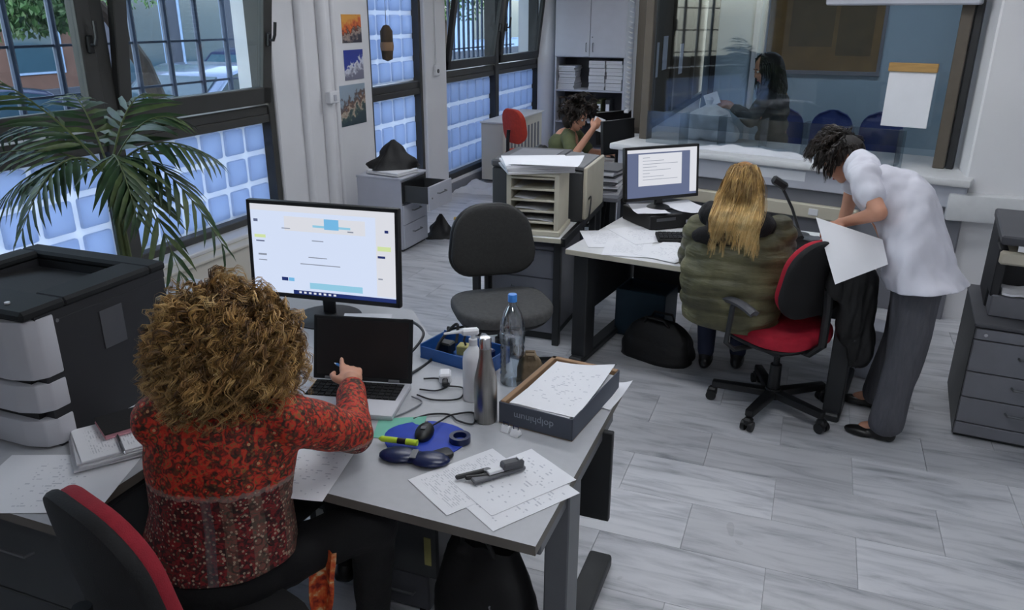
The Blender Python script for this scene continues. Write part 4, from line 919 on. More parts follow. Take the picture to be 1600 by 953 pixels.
# tall cupboard at the back
CB = thing('tall_cupboard', 'tall grey-white cupboard with two doors over open shelves', 'cupboard', (-3.175, 11.5, 0))
for xx in (-.53, .505): B().bx(xx, xx+.025, 0, .48, 0, 2.7, .003).obj('side_panel', 'cabinet_light', CB)
B().bx(-.53, .53, .46, .48, 0, 2.7).obj('back_panel', 'panel_grey', CB, 0)
for zz in (.06, .50, .955, 1.44, 2.68): B().bx(-.505, .505, .01, .46, zz, zz+.025, .002).obj('shelf', 'cabinet_light', CB)
for sx in (-1, 1):
    d_ = B().bx(min(sx*.003, sx*.525), max(sx*.003, sx*.525), -.02, .0, 1.45, 2.69, .003).obj('door', 'cabinet_light', CB)
    B().tube([(sx*.05, -.02, 1.52), (sx*.05, -.045, 1.525), (sx*.05, -.045, 1.635), (sx*.05, -.02, 1.64)], .006, 6).obj('handle', 'steel_grey', d_)
    if sx > 0: B().cyl((.035, -.024, 1.72), (.035, -.02, 1.72), .01, n=10).obj('lock', 'chrome', d_)
for i, (x, zz) in enumerate([(-.36, .98+.085*k) for k in range(4)]): stack('paper bundle in the left pile of the cupboard, %s' % ['lowest', 'second from the bottom', 'third from the bottom', 'topmost'][i], -3.175+x, 11.72, zz, R(2*(i % 3-1)), .26, .34, .08, name='paper_bundle', layers=3, jitter=.006, seed=50+i, topmat='paper_edge')
for c_, x in enumerate((.10, .36)):
    for k in range(4): stack('white paper pack in the %s pile of the cupboard, %s' % (['middle', 'right'][c_], ['lowest', 'second from the bottom', 'third from the bottom', 'topmost'][k]), -3.175+x, 11.72, .98+.105*k, 0, .245, .34, .10, name='paper_pack', layers=2, jitter=.004, seed=60+k+8*c_, topmat='paper_edge')
for i, x in enumerate((-.4, -.3, -.2, .15, .28)): 
    t = thing('ring_binder', 'dark ring binder on the lower cupboard shelf, %s from the left' % ['first', 'second', 'third', 'fourth', 'fifth'][i], 'binder', (-3.175+x, 11.70, .525)); B().bx(-.035, .035, -.14, .14, 0, .32, .003).obj('binder_cover', ['cabinet_dark', 'navy_gel', 'cabinet_dark', 'green_top', 'cabinet_dark'][i], t); B().bx(-.025, .025, -.142, -.14, .16, .26).obj('spine_label', 'white_paper', t, 0)
# desk of the far clerk
D3 = thing('clerk_desk', 'cluttered far desk beside the glass screen', 'desk', (-1.72, 6.62, 0))
B().bx(-.42, .18, -.55, .95, .70, .73, .003).obj('desk_top', 'laminate_white', D3)
for xx in (-.40, .12):
    for yy in (-.5, .88): B().bx(xx, xx+.045, yy, yy+.045, 0, .70).obj('leg', 'metal_dark', D3, 0)
monitor('monitor', 'dark monitor edge-on at the far desk near the screen post', (-1.62, 6.98, .73), R(62), .46, .30, .26, -4, ('black_plastic', []), .09)
monitor('monitor', 'dark monitor standing behind the paper heap of the far desk', (-1.78, 7.42, .73), R(58), .44, .30, .28, -4, ('black_plastic', []), .09)
stack('white papers heaped on the far desk behind the copier', -1.80, 6.30, .731, R(15), .34, .32, .08, seed=71, layers=5, topmat='white_paper', jitter=.03)
for k in range(4): stack('dark file tray pile between copier and middle monitor, %s' % ['lowest tray', 'second tray', 'third tray', 'top tray'][k], -1.48+.01*k, 5.86, .731+.05*k, R(8-5*k), .28, .34, .045, name='file_tray', layers=3, seed=80+k, jitter=.015, topmat='panel_grey')
TB2 = thing('filing_table', 'low grey table between the copier and the far desk', 'table', (-1.50, 5.84, 0)); B().bx(-.22, .2, -.22, .20, .70, .731, .003).obj('table_top', 'cabinet_grey', TB2)
for xx in (-.2, .14):
    for yy in (-.2, .16): B().bx(xx, xx+.04, yy, yy+.04, 0, .70).obj('leg', 'metal_dark', TB2, 0)
# postcards and switch gear on the wall
def card(label, y0, y1, z0, z1, stops, sc):
    nm = 'card_'+str(len(MATS)); m, nt, b_ = nodes_of(nm)
    tc = N(nt, 'ShaderNodeTexCoord'); sx = N(nt, 'ShaderNodeSeparateXYZ'); L(nt, tc.outputs['Generated'], sx.inputs[0])
    nz = N(nt, 'ShaderNodeTexNoise'); nz.inputs['Scale'].default_value = sc; nz.inputs['Detail'].default_value = 5; L(nt, tc.outputs['Generated'], nz.inputs['Vector'])
    ml = N(nt, 'ShaderNodeMath', operation='MULTIPLY_ADD'); L(nt, nz.outputs['Fac'], ml.inputs[0]); ml.inputs[1].default_value = .75
    m2 = N(nt, 'ShaderNodeMath', operation='MULTIPLY_ADD'); L(nt, sx.outputs['Z'], m2.inputs[0]); m2.inputs[1].default_value = .75; m2.inputs[2].default_value = -.22
    m3 = N(nt, 'ShaderNodeMath', operation='MULTIPLY_ADD'); L(nt, sx.outputs['Y'], m3.inputs[0]); m3.inputs[1].default_value = -.25; L(nt, m2.outputs[0], m3.inputs[2])
    L(nt, m3.outputs[0], ml.inputs[2]); r_ = ramp(nt, stops); L(nt, ml.outputs[0], r_.inputs[0]); L(nt, r_.outputs[0], b_.inputs['Base Color']); b_.inputs['Roughness'].default_value = .4
    B().bx(WX+.001, WX+.005, y0, y1, z0, z1).obj('postcard', nm, None, 0, label=label, cat='postcard')
card('top postcard of an orange sunset on the pier', 6.28, 6.60, 1.77, 2.01, [(.10, (50, 50, 66)), (.28, (170, 150, 140)), (.36, (66, 42, 38)), (.46, (208, 90, 40)), (.7, (226, 160, 70))], 6)
card('middle postcard of a white village under deep blue sky', 6.28, 6.60, 1.45, 1.71, [(.18, (120, 120, 140)), (.34, (206, 208, 220)), (.42, (210, 214, 226)), (.47, (40, 60, 150)), (.8, (40, 58, 150))], 7)
card('bottom postcard of a harbour town on the pier', 6.17, 6.60, 1.05, 1.41, [(.16, (44, 66, 74)), (.26, (70, 90, 84)), (.34, (196, 180, 160)), (.42, (110, 78, 66)), (.50, (90, 84, 84)), (.58, (150, 166, 180)), (.9, (150, 168, 184))], 7)
sw = thing('wall_switch', 'white switch box on the pier left of the postcards', 'switch', (WX, 5.93, 1.34)); B().bx(.06, .11, -.07, .07, -.05, .05, .006).obj('switch_box', 'white_plastic', sw); B().bx(0, .07, -.03, .03, -.03, .03).obj('mount', 'white_plastic', sw, 0); B().bx(.11, .118, -.02, .02, -.03, .02, .002).obj('rocker', 'cabinet_light', sw)
th_ = thing('wall_sensor', 'small round sensor on the post beside the far window', 'sensor', (WX+.02, 8.08, 1.44)); B().bx(0, .03, -.05, .05, -.06, .06, .006).obj('sensor_case', 'white_plastic', th_); B().cyl((.03, 0, -.01), (.038, 0, -.01), .022, n=14).obj('sensor_eye', 'panel_grey', th_); B().cyl((.008, 0, .06), (.008, 0, 1.5), .006, n=8).obj('conduit', 'white_plastic', th_)
hg = thing('hanging_ornament', 'brown bird-house ornament hanging before the upper glass blocks of the narrow window', 'ornament', (-3.99, 7.05, 1.58)); B().lathe([(0, 0), (.05, .02), (.06, .12), (.06, .28), (.03, .33), (0, .34)], n=12).obj('ornament_body', 'trunk', hg); B().lathe([(.062, .10), (.066, .14), (.062, .18)], n=12).obj('ornament_band', 'cardboard', hg); B().cyl((0, 0, .34), (0, 0, .9), .003, n=6).obj('string', 'cable_grey', hg)
# drawer cabinet with multifunction printer at the right
drawer_unit('drawer_cabinet', 'grey four-drawer cabinet carrying the printer at the right wall', .85, 4.07, 0, .56, .66, .62, (.07, .14, .14, .17, .06), 'cabinet_dark', 'cabinet_grey', R(-5), plinth=.015, top='panel_grey')
MF = thing('multifunction_printer', 'dark multifunction printer with paper tray on the right cabinet', 'printer', (1.20, 4.42, .62), R(-6))
B().bx(-.27, .27, -.10, .26, 0, .40, .006).obj('body', 'printer_black', MF); B().bx(-.26, .27, -.25, -.10, 0, .11, .006).obj('paper_cassette', 'cabinet_grey', MF)
B().bx(-.27, -.23, -.24, -.09, .10, .34, .005).obj('side_frame', 'printer_black', MF); B().bx(-.265, .27, -.27, -.05, .27, .335, .01).obj('control_front', 'beige_plastic', MF)
B().box((0, .0, .40), (.55, .56, .045), (R(2), 0, 0), .008).obj('scanner_lid', 'panel_grey', MF); B().bx(-.1, .27, -.1, .2, .424, .45, .008).obj('document_feeder', 'black_plastic', MF)
B().box((-.14, -.272, .36), (.12, .006, .035), (R(-12), 0, 0)).obj('label_plate', 'white_paper', MF)
B().grid(lambda u, v: Vector((-.22+.46*u, -.26+.16*v, .115+.03*noise.noise(Vector((u*5, v*5, 2)))+.015)), 12, 6, .01).obj('printed_sheets', 'white_paper', MF, 60)
# light carton behind the standing woman's legs
ct = thing('archive_carton', 'pale carton on the floor under the right end of the middle desk', 'carton', (.50, 4.74, 0), R(-20)); B().bx(-.16, .16, -.1, .1, 0, .30, .003).obj('carton_body', 'cabinet_light', ct); B().bx(-.165, .165, -.105, .105, .26, .31, .003).obj('carton_lid', 'cabinet_light', ct)
# ================================================================== PALM
PLM = thing('potted_palm', 'green potted palm between the near printer and the window', 'plant', (-3.17, 2.84, 0))
B().lathe([(0, 0), (.13, 0), (.17, .28), (.18, .30), (.16, .30), (.15, .27), (0, .27)], n=24).obj('pot', 'terracotta', PLM)
B().lathe([(0, .268), (.15, .268), (0, .275)], n=20).obj('soil', 'soil', PLM)
for k in range(4):
    a = k*1.57; B().tube([(.03*math.cos(a), .03*math.sin(a), .27), (.02*math.cos(a+.4), .02*math.sin(a+.4), .7), (.012*math.cos(a), 0.012*math.sin(a), 1.29)], [.022, .018, .012], 8).obj('stem', 'stem_green', PLM)
lf = B(); 
lf.raw([(0, -.02, 0), (0, .02, 0), (.3, -.062, .03), (.3, .062, .03), (.3, 0, .012), (.7, -.045, .0), (.7, .045, .0), (.7, 0, -.015), (1, 0, -.10), (0, 0, -.004)], [(0, 9, 4, 2), (9, 1, 3, 4), (2, 4, 7, 5), (4, 3, 6, 7), (5, 7, 8), (7, 6, 8)])
lf_me = lf.mesh('leaflet', 60); lf_me.materials.append(M_['leaf'])
lf2 = lf_me.copy(); lf2.materials.clear(); lf2.materials.append(M_['leaf_pale'])
cr_, tw_ = Vector((.935, .355, 0)), Vector((.355, -.935, 0))      # sideways / towards the room
rngp = random.Random(11)
fr_list = [(-.52, .44, .05, .10), (-.66, -.02, .10, .16), (-.50, -.26, .30, .22), (-.20, -.22, .45, .26), (.52, .04, .05, .16), (.58, -.36, .20, .30), (.44, -.56, .34, .34), (.10, .30, -.30, .14), (-.25, .30, -.25, .12), (.32, .20, -.1, .15), (-.62, .10, -.2, .2), (.30, -.15, .42, .24)]
for fi, (a, u_, t_, arch) in enumerate(fr_list):
    p0 = Vector((0, 0, 1.27)); tip = p0+cr_*a+Vector((0, 0, u_+.06))+tw_*t_
    p1 = p0+(tip-p0)*.45+Vector((0, 0, arch*1.35))
    def bez(s): return p0*(1-s)**2+p1*2*s*(1-s)+tip*s**2
    fo = B().tube([bez(k/12) for k in range(13)], [.007*(1-.8*k/12) for k in range(13)], 6).obj('frond', 'stem_green', PLM, 60)
    ln = (tip-p0).length
    for k in range(12):
        s = .22+.77*k/11; p = bez(s); d = (bez(min(1, s+.02))-bez(s-.02)).normalized()
        side = d.cross(Vector((0, 0, 1))); side = side.normalized() if side.length > .05 else Vector((1, 0, 0))
        for sg in (-1, 1):
            dr = (d*(.55+.5*s)+side*sg*(.95-.35*s)+Vector((0, 0, -.35-.25*rngp.random()))).normalized()
            nz_ = (side.cross(d)).normalized(); yy_ = nz_.cross(dr).normalized(); nz_ = dr.cross(yy_)
            le = (.10+.17*math.sin(math.pi*(.15+.8*s)))*(.85+.3*rngp.random())
            o = bpy.data.objects.new('leaflet', lf_me if rngp.random() < .72 else lf2); COL.objects.link(o); o.parent = fo
            m4 = Matrix((dr*le, yy_*le*.95, nz_*le)).transposed().to_4x4(); m4.translation = p; o.matrix_basis = m4
# ================================================================== PEOPLE
def V(*a): return Vector(a)
def basis(fwd, up):
    """matrix whose columns are right, forward, up"""
    f = Vector(fwd).normalized(); u = Vector(up); r = f.cross(u).normalized(); u = r.cross(f).normalized()
    return Matrix((r, f, u)).transposed()
def add_prim(b_, p, off):
    if p[0] == 'e':                                   # ellipsoid: centre, radii, 3x3 basis
        m = (p[3] if len(p) > 3 and p[3] is not None else Matrix.Identity(3)).to_4x4()
        b_.ell(Vector(p[1])-off, p[2], m, 20, 12)
    elif p[0] == 'l':                                 # loft through elliptical sections (centre, rx, ry, basis)
        t = bmesh.new(); rings = []
        for c, rx, ry, mx in p[1]: rings.append([t.verts.new(Vector(c)-off+mx @ Vector((rx*math.cos(a), ry*math.sin(a), 0))) for a in [2*math.pi*k/32 for k in range(32)]])
        for a, c in zip(rings, rings[1:]):
            for k in range(32): t.faces.new((a[k], a[(k+1) % 32], c[(k+1) % 32], c[k]))
        t.faces.new(rings[0][::-1]); t.faces.new(rings[-1]); bmesh.ops.recalc_face_normals(t, faces=t.faces); b_._merge(t)
    else:                                             # chain of tapered capsules
        pts = [Vector(q)-off for q in p[1]]; rr = p[2]
        for q, r_ in zip(pts, rr): b_.ell(q, (r_, r_, r_), None, 14, 10)
        for i in range(len(pts)-1):
            d = pts[i+1]-pts[i]
            if d.length > 1e-4: b_.cyl(pts[i], pts[i+1], rr[i], rr[i+1], 14)
def blob(name, prims, mat, parent, voxel=.008, smooth=6, disp=None, off=None):
    """one continuous skin over all the shapes"""
    off = parent.location if off is None else off
    b_ = B()
    for p in prims: add_prim(b_, p, off)
    me = b_.mesh('tmp', 0); o = bpy.data.objects.new('tmp', me); COL.objects.link(o)
    m = o.modifiers.new('r', 'REMESH'); m.mode = 'VOXEL'; m.voxel_size = voxel; m.use_smooth_shade = True
    s = o.modifiers.new('s', 'SMOOTH'); s.iterations = smooth; s.factor = .5
    bpy.context.view_layer.update()
    me2 = bpy.data.meshes.new_from_object(o.evaluated_get(bpy.context.evaluated_depsgraph_get()))
    bpy.data.objects.remove(o); bpy.data.meshes.remove(me)
    if disp:
        nn = [v.normal.copy() for v in me2.vertices]
        for v, n_ in zip(me2.vertices, nn): v.co += n_*disp(v.co+off, n_)
    me2.name = name; me2.materials.clear()
    me2.polygons.foreach_set('use_smooth', [True]*len(me2.polygons))
    return link(name, me2, mat, parent)
def trim(o, pts_no):
    """cut a garment cleanly at planes (world point, outward normal, reach of the cut)"""
    bm = bmesh.new(); bm.from_mesh(o.data); off = o.parent.location
    for p, n_, rad in pts_no:
        p = Vector(p)-off; n_ = Vector(n_).normalized()
        fs_ = [f for f in bm.faces if (f.calc_center_median()-p).length < rad]
        g = set(fs_)
        for f in fs_: g.update(f.edges); g.update(f.verts)
        bmesh.ops.bisect_plane(bm, geom=list(g), plane_co=p, plane_no=n_)
        kill = [f for f in bm.faces if (f.calc_center_median()-p).dot(n_) > 1e-5 and (f.calc_center_median()-p).length < rad+.02]
        bmesh.ops.delete(bm, geom=kill, context='FACES')
    bm.to_mesh(o.data); bm.free(); return o
def solid(o, th):
    m = o.modifiers.new('solid', 'SOLIDIFY'); m.thickness = th; m.offset = -1; return o
def head(c, f, u, s=1.):
    """skull, jaw, nose, brow, ears"""
    Mx = basis(f, u); c = Vector(c)
    P = lambda x, y, z: c+Mx @ Vector((x*s, y*s, z*s))
    S = lambda *a: tuple(k*s for k in a)
    return [('e', P(0, -.012, .03), S(.074, .094, .092), Mx), ('e', P(0, .028, -.045), S(.060, .066, .075), Mx), ('e', P(0, .062, -.098), S(.026, .024, .020), Mx),
            ('e', P(0, .096, -.028), S(.013, .020, .012), Mx), ('c', [P(0, .082, .015), P(0, .100, -.022)], [.009*s, .012*s]), ('e', P(0, .074, .026), S(.05, .018, .012), Mx),
            ('e', P(.074, -.008, -.012), S(.010, .020, .032), Mx), ('e', P(-.074, -.008, -.012), S(.010, .020, .032), Mx), ('e', P(.034, .064, -.03), S(.024, .022, .022), Mx), ('e', P(-.034, .064, -.03), S(.024, .022, .022), Mx)]
def face_parts(parent, body, c, f, u, s=1.):
    Mx = basis(f, u); c = Vector(c)-parent.location; P = lambda x, y, z: c+Mx @ Vector((x*s, y*s, z*s))
    for sx in (-1, 1):
        e = B().ell(P(sx*.031, .078, .006), (.013*s, .012*s, .010*s), Mx.to_4x4(), 12, 8).obj('eye', 'eye_white', body, 60)
        B().ell(P(sx*.031, .088, .006), (.006*s, .004*s, .006*s), Mx.to_4x4(), 10, 6).obj('iris', 'eye_iris', body, 60)
        B().tube([P(sx*.014, .088, .028), P(sx*.032, .088, .034), P(sx*.050, .078, .028)], [.003*s, .004*s, .002*s], 6).obj('eyebrow', 'eye_iris', body, 60)
    B().ell(P(0, .090, -.068), (.024*s, .008*s, .006*s), Mx.to_4x4(), 12, 6).obj('mouth', 'lips', body, 60)
def hand(w_, f, u, s=1., curl=.4, point=False, side=1):
    """wrist w_, fingers along f, back of the hand along u; side=+1 thumb on the right of f"""
    Mx = basis(f, u); w_ = Vector(w_); P = lambda x, y, z: w_+Mx @ Vector((x*s, y*s, z*s))
    out = [('e', P(0, .045, 0), (.040*s, .052*s, .015*s), Mx), ('e', P(0, .075, .0), (.041*s, .024*s, .014*s), Mx), ('c', [P(0, -.02, 0), P(0, .03, 0)], [.025*s, .028*s])]
    for i, (x, ln) in enumerate(((-.030, .058), (-.010, .073), (.010, .078), (.030, .070))):
        if side < 0: x = -x
        c_ = curl if not (point and i == 3) else .06
        a1, a2, a3 = c_*.7, c_*1.9, c_*2.7
        p = [V(x, .088, 0)]
        for a, k in ((a1, .45), (a2, .32), (a3, .25)): p.append(p[-1]+V(x*.12, math.cos(a), -math.sin(a))*ln*k)
        out.append(('c', [P(*q) for q in p], [.0095*s, .009*s, .0082*s, .0072*s]))
    out.append(('c', [P(side*.026, .018, -.006), P(side*.050, .040, -.014), P(side*.058, .068, -.02), P(side*.052, .088, -.022)], [.014*s, .012*s, .0105*s, .008*s]))
    return out
def strands(name, parent, n, root_fn, length, mat, rad=.0028, curl_r=.012, curl_n=5., grav=.9, stiff=.55, segs=16, seed=1, collide=None, spread=.25, clump=10, cl_r=.012, jit=.06, env=None):
    """locks of curling strands as thin three-sided tubes; each lock has its own tone, lighter to the tip (attribute lock_tone)"""
    rng = random.Random(seed); off = parent.location; vs, fs, at = [], [], []
    for i in range(max(1, n//clump)):
        p, d = root_fn(rng); ln = length*rng.uniform(.72, 1.15); st_ = ln/segs; tone = rng.random()
        d = (d+Vector((rng.gauss(0, spread), rng.gauss(0, spread), rng.gauss(0, spread)))).normalized()
        ph = rng.uniform(0, 6.28); cn = curl_n*rng.uniform(.7, 1.3); cr = curl_r*rng.uniform(.6, 1.3)
        line = []
        for k in range(segs+1):
            s = k/segs; side = d.orthogonal().normalized(); w2 = d.cross(side); a = ph+s*cn*6.283; amp = cr*min(1, s*2.5)
            line.append((p+(side*math.cos(a)+w2*math.sin(a))*amp, side, w2))
            d = (d*stiff*3+Vector((0, 0, -grav*(.25+s)))*.55+Vector((rng.gauss(0, jit), rng.gauss(0, jit), rng.gauss(0, jit*.6)))).normalized()
            p = p+d*st_
            if collide: p = collide(p)
        for c_ in range(clump):
            o1, o2 = rng.gauss(0, cl_r*.6), rng.gauss(0, cl_r*.6); t2 = rng.gauss(0, .10); f1 = rng.uniform(0, 6.28); base = len(vs); cut = rng.uniform(.68, 1.)
            for k, (q, side, w2) in enumerate(line):
                s = k/segs; fl = 1-.45*s; wob = cl_r*.35*math.sin(s*9+f1)
                q = q+side*(o1*fl+wob)+w2*(o2*fl-wob)
                if env: q = env(q)
                r_ = rad*(1-.6*s**2) if s < cut else rad*.1
                for b0 in (0, 2.094, 4.189):
                    vs.append(q+(side*math.cos(b0)+w2*math.sin(b0))*r_-off); at.append(min(1, max(0, .45*tone+t2+.55*s)))
            for k in range(segs):
                for c in range(3): fs.append((base+3*k+c, base+3*k+(c+1) % 3, base+3*k+3+(c+1) % 3, base+3*k+3+c))
    me = bpy.data.meshes.new(name); me.from_pydata(vs, [], fs)
    a_ = me.attributes.new('lock_tone', 'FLOAT', 'POINT'); a_.data.foreach_set('value', at)
    me.polygons.foreach_set('use_smooth', [True]*len(me.polygons))
    return link(name, me, mat, parent)
def hair_mat(name, stops, rough=.42):
    m, nt, b_ = nodes_of(name); a_ = N(nt, 'ShaderNodeAttribute'); a_.attribute_name = 'lock_tone'; r_ = ramp(nt, stops); L(nt, a_.outputs['Fac'], r_.inputs[0])
    tc = N(nt, 'ShaderNodeTexCoord'); nz = N(nt, 'ShaderNodeTexNoise'); nz.inputs['Scale'].default_value = 14; L(nt, tc.outputs['Object'], nz.inputs['Vector'])
    mr = N(nt, 'ShaderNodeMapRange'); mr.inputs[1].default_value = .35; mr.inputs[2].default_value = .65; mr.inputs[3].default_value = .65; mr.inputs[4].default_value = 1.25; L(nt, nz.outputs['Fac'], mr.inputs[0])
    hs = N(nt, 'ShaderNodeHueSaturation'); L(nt, r_.outputs[0], hs.inputs['Color']); L(nt, mr.outputs[0], hs.inputs['Value']); L(nt, hs.outputs[0], b_.inputs['Base Color']); b_.inputs['Roughness'].default_value = rough
hair_mat('hair_curly', [(0, (40, 27, 17)), (.3, (78, 54, 30)), (.5, (140, 102, 56)), (.75, (200, 160, 98)), (1, (224, 190, 130))])
hair_mat('hair_blonde', [(0, (118, 90, 50)), (.3, (172, 136, 80)), (.6, (212, 176, 112)), (1, (238, 216, 162))])
hair_mat('hair_dark', [(0, (20, 16, 14)), (.6, (38, 29, 24)), (1, (62, 46, 36))])
hair_mat('hair_black', [(0, (12, 11, 11)), (.6, (22, 20, 19)), (1, (38, 32, 30))])
PM('scalp_brown', (50, 34, 22), .8, var=.2); PM('scalp_blonde', (150, 108, 54), .7, var=.25, scale=20, stretch=(3, 3, .6)); PM('scalp_dark', (26, 20, 17), .7, var=.2)
def blouse_mat():
    """red blouse with dense ornamental print: flowers above, carpet-like bands and stripes below"""
    m, nt, b_ = nodes_of('blouse_print'); tc = N(nt, 'ShaderNodeTexCoord')
    def M(op, a, bb=None, c=None):
        n = N(nt, 'ShaderNodeMath', operation=op)
        for i, v in enumerate((a, bb, c)):
            if v is None: continue
            if hasattr(v, 'links'): L(nt, v, n.inputs[i])
            else: n.inputs[i].default_value = v
        return n.outputs[0]
    def mix(f, a, b2):
        n = N(nt, 'ShaderNodeMix', data_type='RGBA'); L(nt, f, n.inputs[0])
        for i, v in ((6, a), (7, b2)):
            if hasattr(v, 'links'): L(nt, v, n.inputs[i])
            else: n.inputs[i].default_value = (*lin(v), 1)
        return n.outputs[2]
    sx = N(nt, 'ShaderNodeSeparateXYZ'); L(nt, tc.outputs['Object'], sx.inputs[0])
    nz = N(nt, 'ShaderNodeTexNoise'); nz.inputs['Scale'].default_value = 46; nz.inputs['Detail'].default_value = 4; nz.inputs['Distortion'].default_value = 1.4; L(nt, tc.outputs['Object'], nz.inputs['Vector'])
    v1 = N(nt, 'ShaderNodeTexVoronoi'); v1.inputs['Scale'].default_value = 30; L(nt, tc.outputs['Object'], v1.inputs['Vector'])
    v2 = N(nt, 'ShaderNodeTexVoronoi'); v2.inputs['Scale'].default_value = 80; L(nt, tc.outputs['Object'], v2.inputs['Vector'])
    # upper: red-orange ground, dark rings, ochre dots
    up = ramp(nt, [(.34, (44, 26, 18)), (.45, (110, 36, 22)), (.53, (190, 44, 28)), (.62, (204, 62, 34)), (.70, (120, 96, 48))]); L(nt, nz.outputs['Fac'], up.inputs[0])
    ring = M('LESS_THAN', M('ABSOLUTE', M('SUBTRACT', v1.outputs['Distance'], .36)), .07)
    dots = M('LESS_THAN', v2.outputs['Distance'], .30); mid = M('GREATER_THAN', nz.outputs['Fac'], .53); core = M('LESS_THAN', v1.outputs['Distance'], .13)
    c1 = mix(M('MULTIPLY', ring, .8), up.outputs[0], (66, 46, 30)); c1 = mix(M('MULTIPLY', dots, .5), c1, (128, 104, 58)); c1 = mix(core, c1, (196, 150, 110))
    # lower: dark red ground with cream stripes and speckle
    lw = ramp(nt, [(.34, (26, 14, 14)), (.46, (74, 20, 22)), (.56, (138, 28, 32)), (.66, (60, 56, 44))]); L(nt, nz.outputs['Fac'], lw.inputs[0])
    ax = M('ADD', M('MULTIPLY', sx.outputs['X'], .94), M('MULTIPLY', sx.outputs['Y'], .34))
    stripe = M('LESS_THAN', M('FRACT', M('MULTIPLY', M('ADD', ax, .02), 15.)), .45)
    right = M('GREATER_THAN', ax, .0)
    c2 = mix(M('MULTIPLY', M('MULTIPLY', stripe, right), .35), lw.outputs[0], (128, 118, 100)); c2 = mix(M('MULTIPLY', dots, .7), c2, (190, 172, 146)); c2 = mix(M('MULTIPLY', ring, .6), c2, (46, 30, 26))
    band = M('LESS_THAN', M('ABSOLUTE', M('SUBTRACT', ax, .01)), .014); c2 = mix(M('MULTIPLY', band, .45), c2, (92, 98, 104))
    z = M('ADD', sx.outputs['Z'], M('MULTIPLY', nz.outputs['Fac'], .03)); f = M('LESS_THAN', z, .835)
    res = mix(f, c1, c2)
    edge = M('LESS_THAN', M('ABSOLUTE', M('SUBTRACT', z, .835)), .008); res = mix(M('MULTIPLY', edge, .35), res, (168, 158, 150))
    L(nt, res, b_.inputs['Base Color']); b_.inputs['Roughness'].default_value = .75
blouse_mat()
def coat_mat():
    m, nt, b_ = nodes_of('puffer'); tc = N(nt, 'ShaderNodeTexCoord')
    nz = N(nt, 'ShaderNodeTexNoise'); nz.inputs['Scale'].default_value = 7; nz.inputs['Detail'].default_value = 5; L(nt, tc.outputs['Object'], nz.inputs['Vector'])
    r_ = ramp(nt, [(.3, (58, 56, 38)), (.5, (86, 84, 58)), (.7, (112, 108, 78))]); L(nt, nz.outputs['Fac'], r_.inputs[0]); L(nt, r_.outputs[0], b_.inputs['Base Color']); b_.inputs['Roughness'].default_value = .55
    mp = N(nt, 'ShaderNodeMapping'); mp.inputs['Scale'].default_value = (5, 5, 22); L(nt, tc.outputs['Object'], mp.inputs['Vector']); n2 = N(nt, 'ShaderNodeTexNoise'); n2.inputs['Scale'].default_value = 1.4; n2.inputs['Detail'].default_value = 3; L(nt, mp.outputs[0], n2.inputs['Vector'])
    bp = N(nt, 'ShaderNodeBump'); bp.inputs['Strength'].default_value = .7; bp.inputs['Distance'].default_value = .02; L(nt, n2.outputs['Fac'], bp.inputs['Height']); L(nt, bp.outputs[0], b_.inputs['Normal'])
coat_mat()
PM('white_blouse', (212, 212, 222), .75, var=.05, scale=6, bump=.35, bscale=9)
PM('white_blouse_tail', (186, 187, 200), .75, var=.06, scale=6, bump=.35, bscale=9)
def folds(amp, fx, fy, fz, seed=0.):
    return lambda co, n_: amp*noise.noise(Vector((co.x*fx+seed, co.y*fy, co.z*fz)))+amp*.4*noise.noise(Vector((co.x*fx*2.3, co.y*fy*2.3+seed, co.z*fz*2.3)))
# ---------------------------------------------------------------- woman in the red blouse
W1 = thing('person', 'woman with curly highlighted hair in a red patterned blouse at the near desk', 'person', (-1.40, 1.42, 0))
hf = V(-.40, .88, -.16); hc1 = V(-1.385, 1.53, 1.14)
shL, shR = V(-1.545, 1.395, .985), V(-1.215, 1.525, .985); elR, wrR = V(-1.165, 1.745, .835), V(-1.315, 1.975, .865)
elL, wrL = V(-1.62, 1.58, .80), V(-1.56, 1.83, .765)
fd = (V(-1.385, 2.09, .885)-wrR)
prm = head(hc1, hf, (0, 0, 1), 1.0)+[('c', [V(-1.40, 1.47, .99), V(-1.39, 1.52, 1.10)], [.062, .052]), ('c', [V(-1.45, 1.43, .60), V(-1.42, 1.44, .78), V(-1.39, 1.455, .94)], [.09, .09, .085]), ('c', [shL, V(-1.385, 1.46, 1.0), shR], [.05, .06, .05]),
      ('c', [shR, elR, wrR], [.048, .038, .026]), ('c', [shL, elL, wrL], [.048, .038, .026])]+hand(wrR, fd, V(.25, .1, 1), 1., .55, True, -1)+hand(wrL, V(.3, .9, -.08), V(0, 0, 1), 1., .35)
bd1 = blob('body', prm, 'skin', W1, .0055, 3); face_parts(W1, bd1, hc1, hf, (0, 0, 1))
rt = V(.925, .38, 0)
ctr = lambda z: V(-1.445+.06*(z-.5)/.5, 1.435+.03*(z-.5)/.5, z)
b1 = basis(V(-.38, .925, 0), V(0, 0, 1))
prm = [('l', [(ctr(z), a, d_, b1) for z, a, d_ in ((.42, .226, .172), (.53, .222, .166), (.62, .212, .154), (.72, .195, .138), (.82, .20, .138), (.90, .205, .135), (.97, .19, .115), (1.03, .13, .085))])]
prm += [('c', [shL+V(0, 0, .0), ctr(1.0), shR], [.072, .078, .072]), ('c', [shR, shR.lerp(elR, .5), elR, elR.lerp(wrR, .5), elR.lerp(wrR, .86)], [.074, .068, .062, .052, .044]), ('c', [shL, elL, elL.lerp(wrL, .9)], [.072, .058, .042]), ('c', [ctr(1.0), V(-1.395, 1.49, 1.035)], [.085, .07])]
bl = blob('blouse', prm, 'blouse_print', W1, .008, 5, folds(.008, 9, 9, 5, 2.))
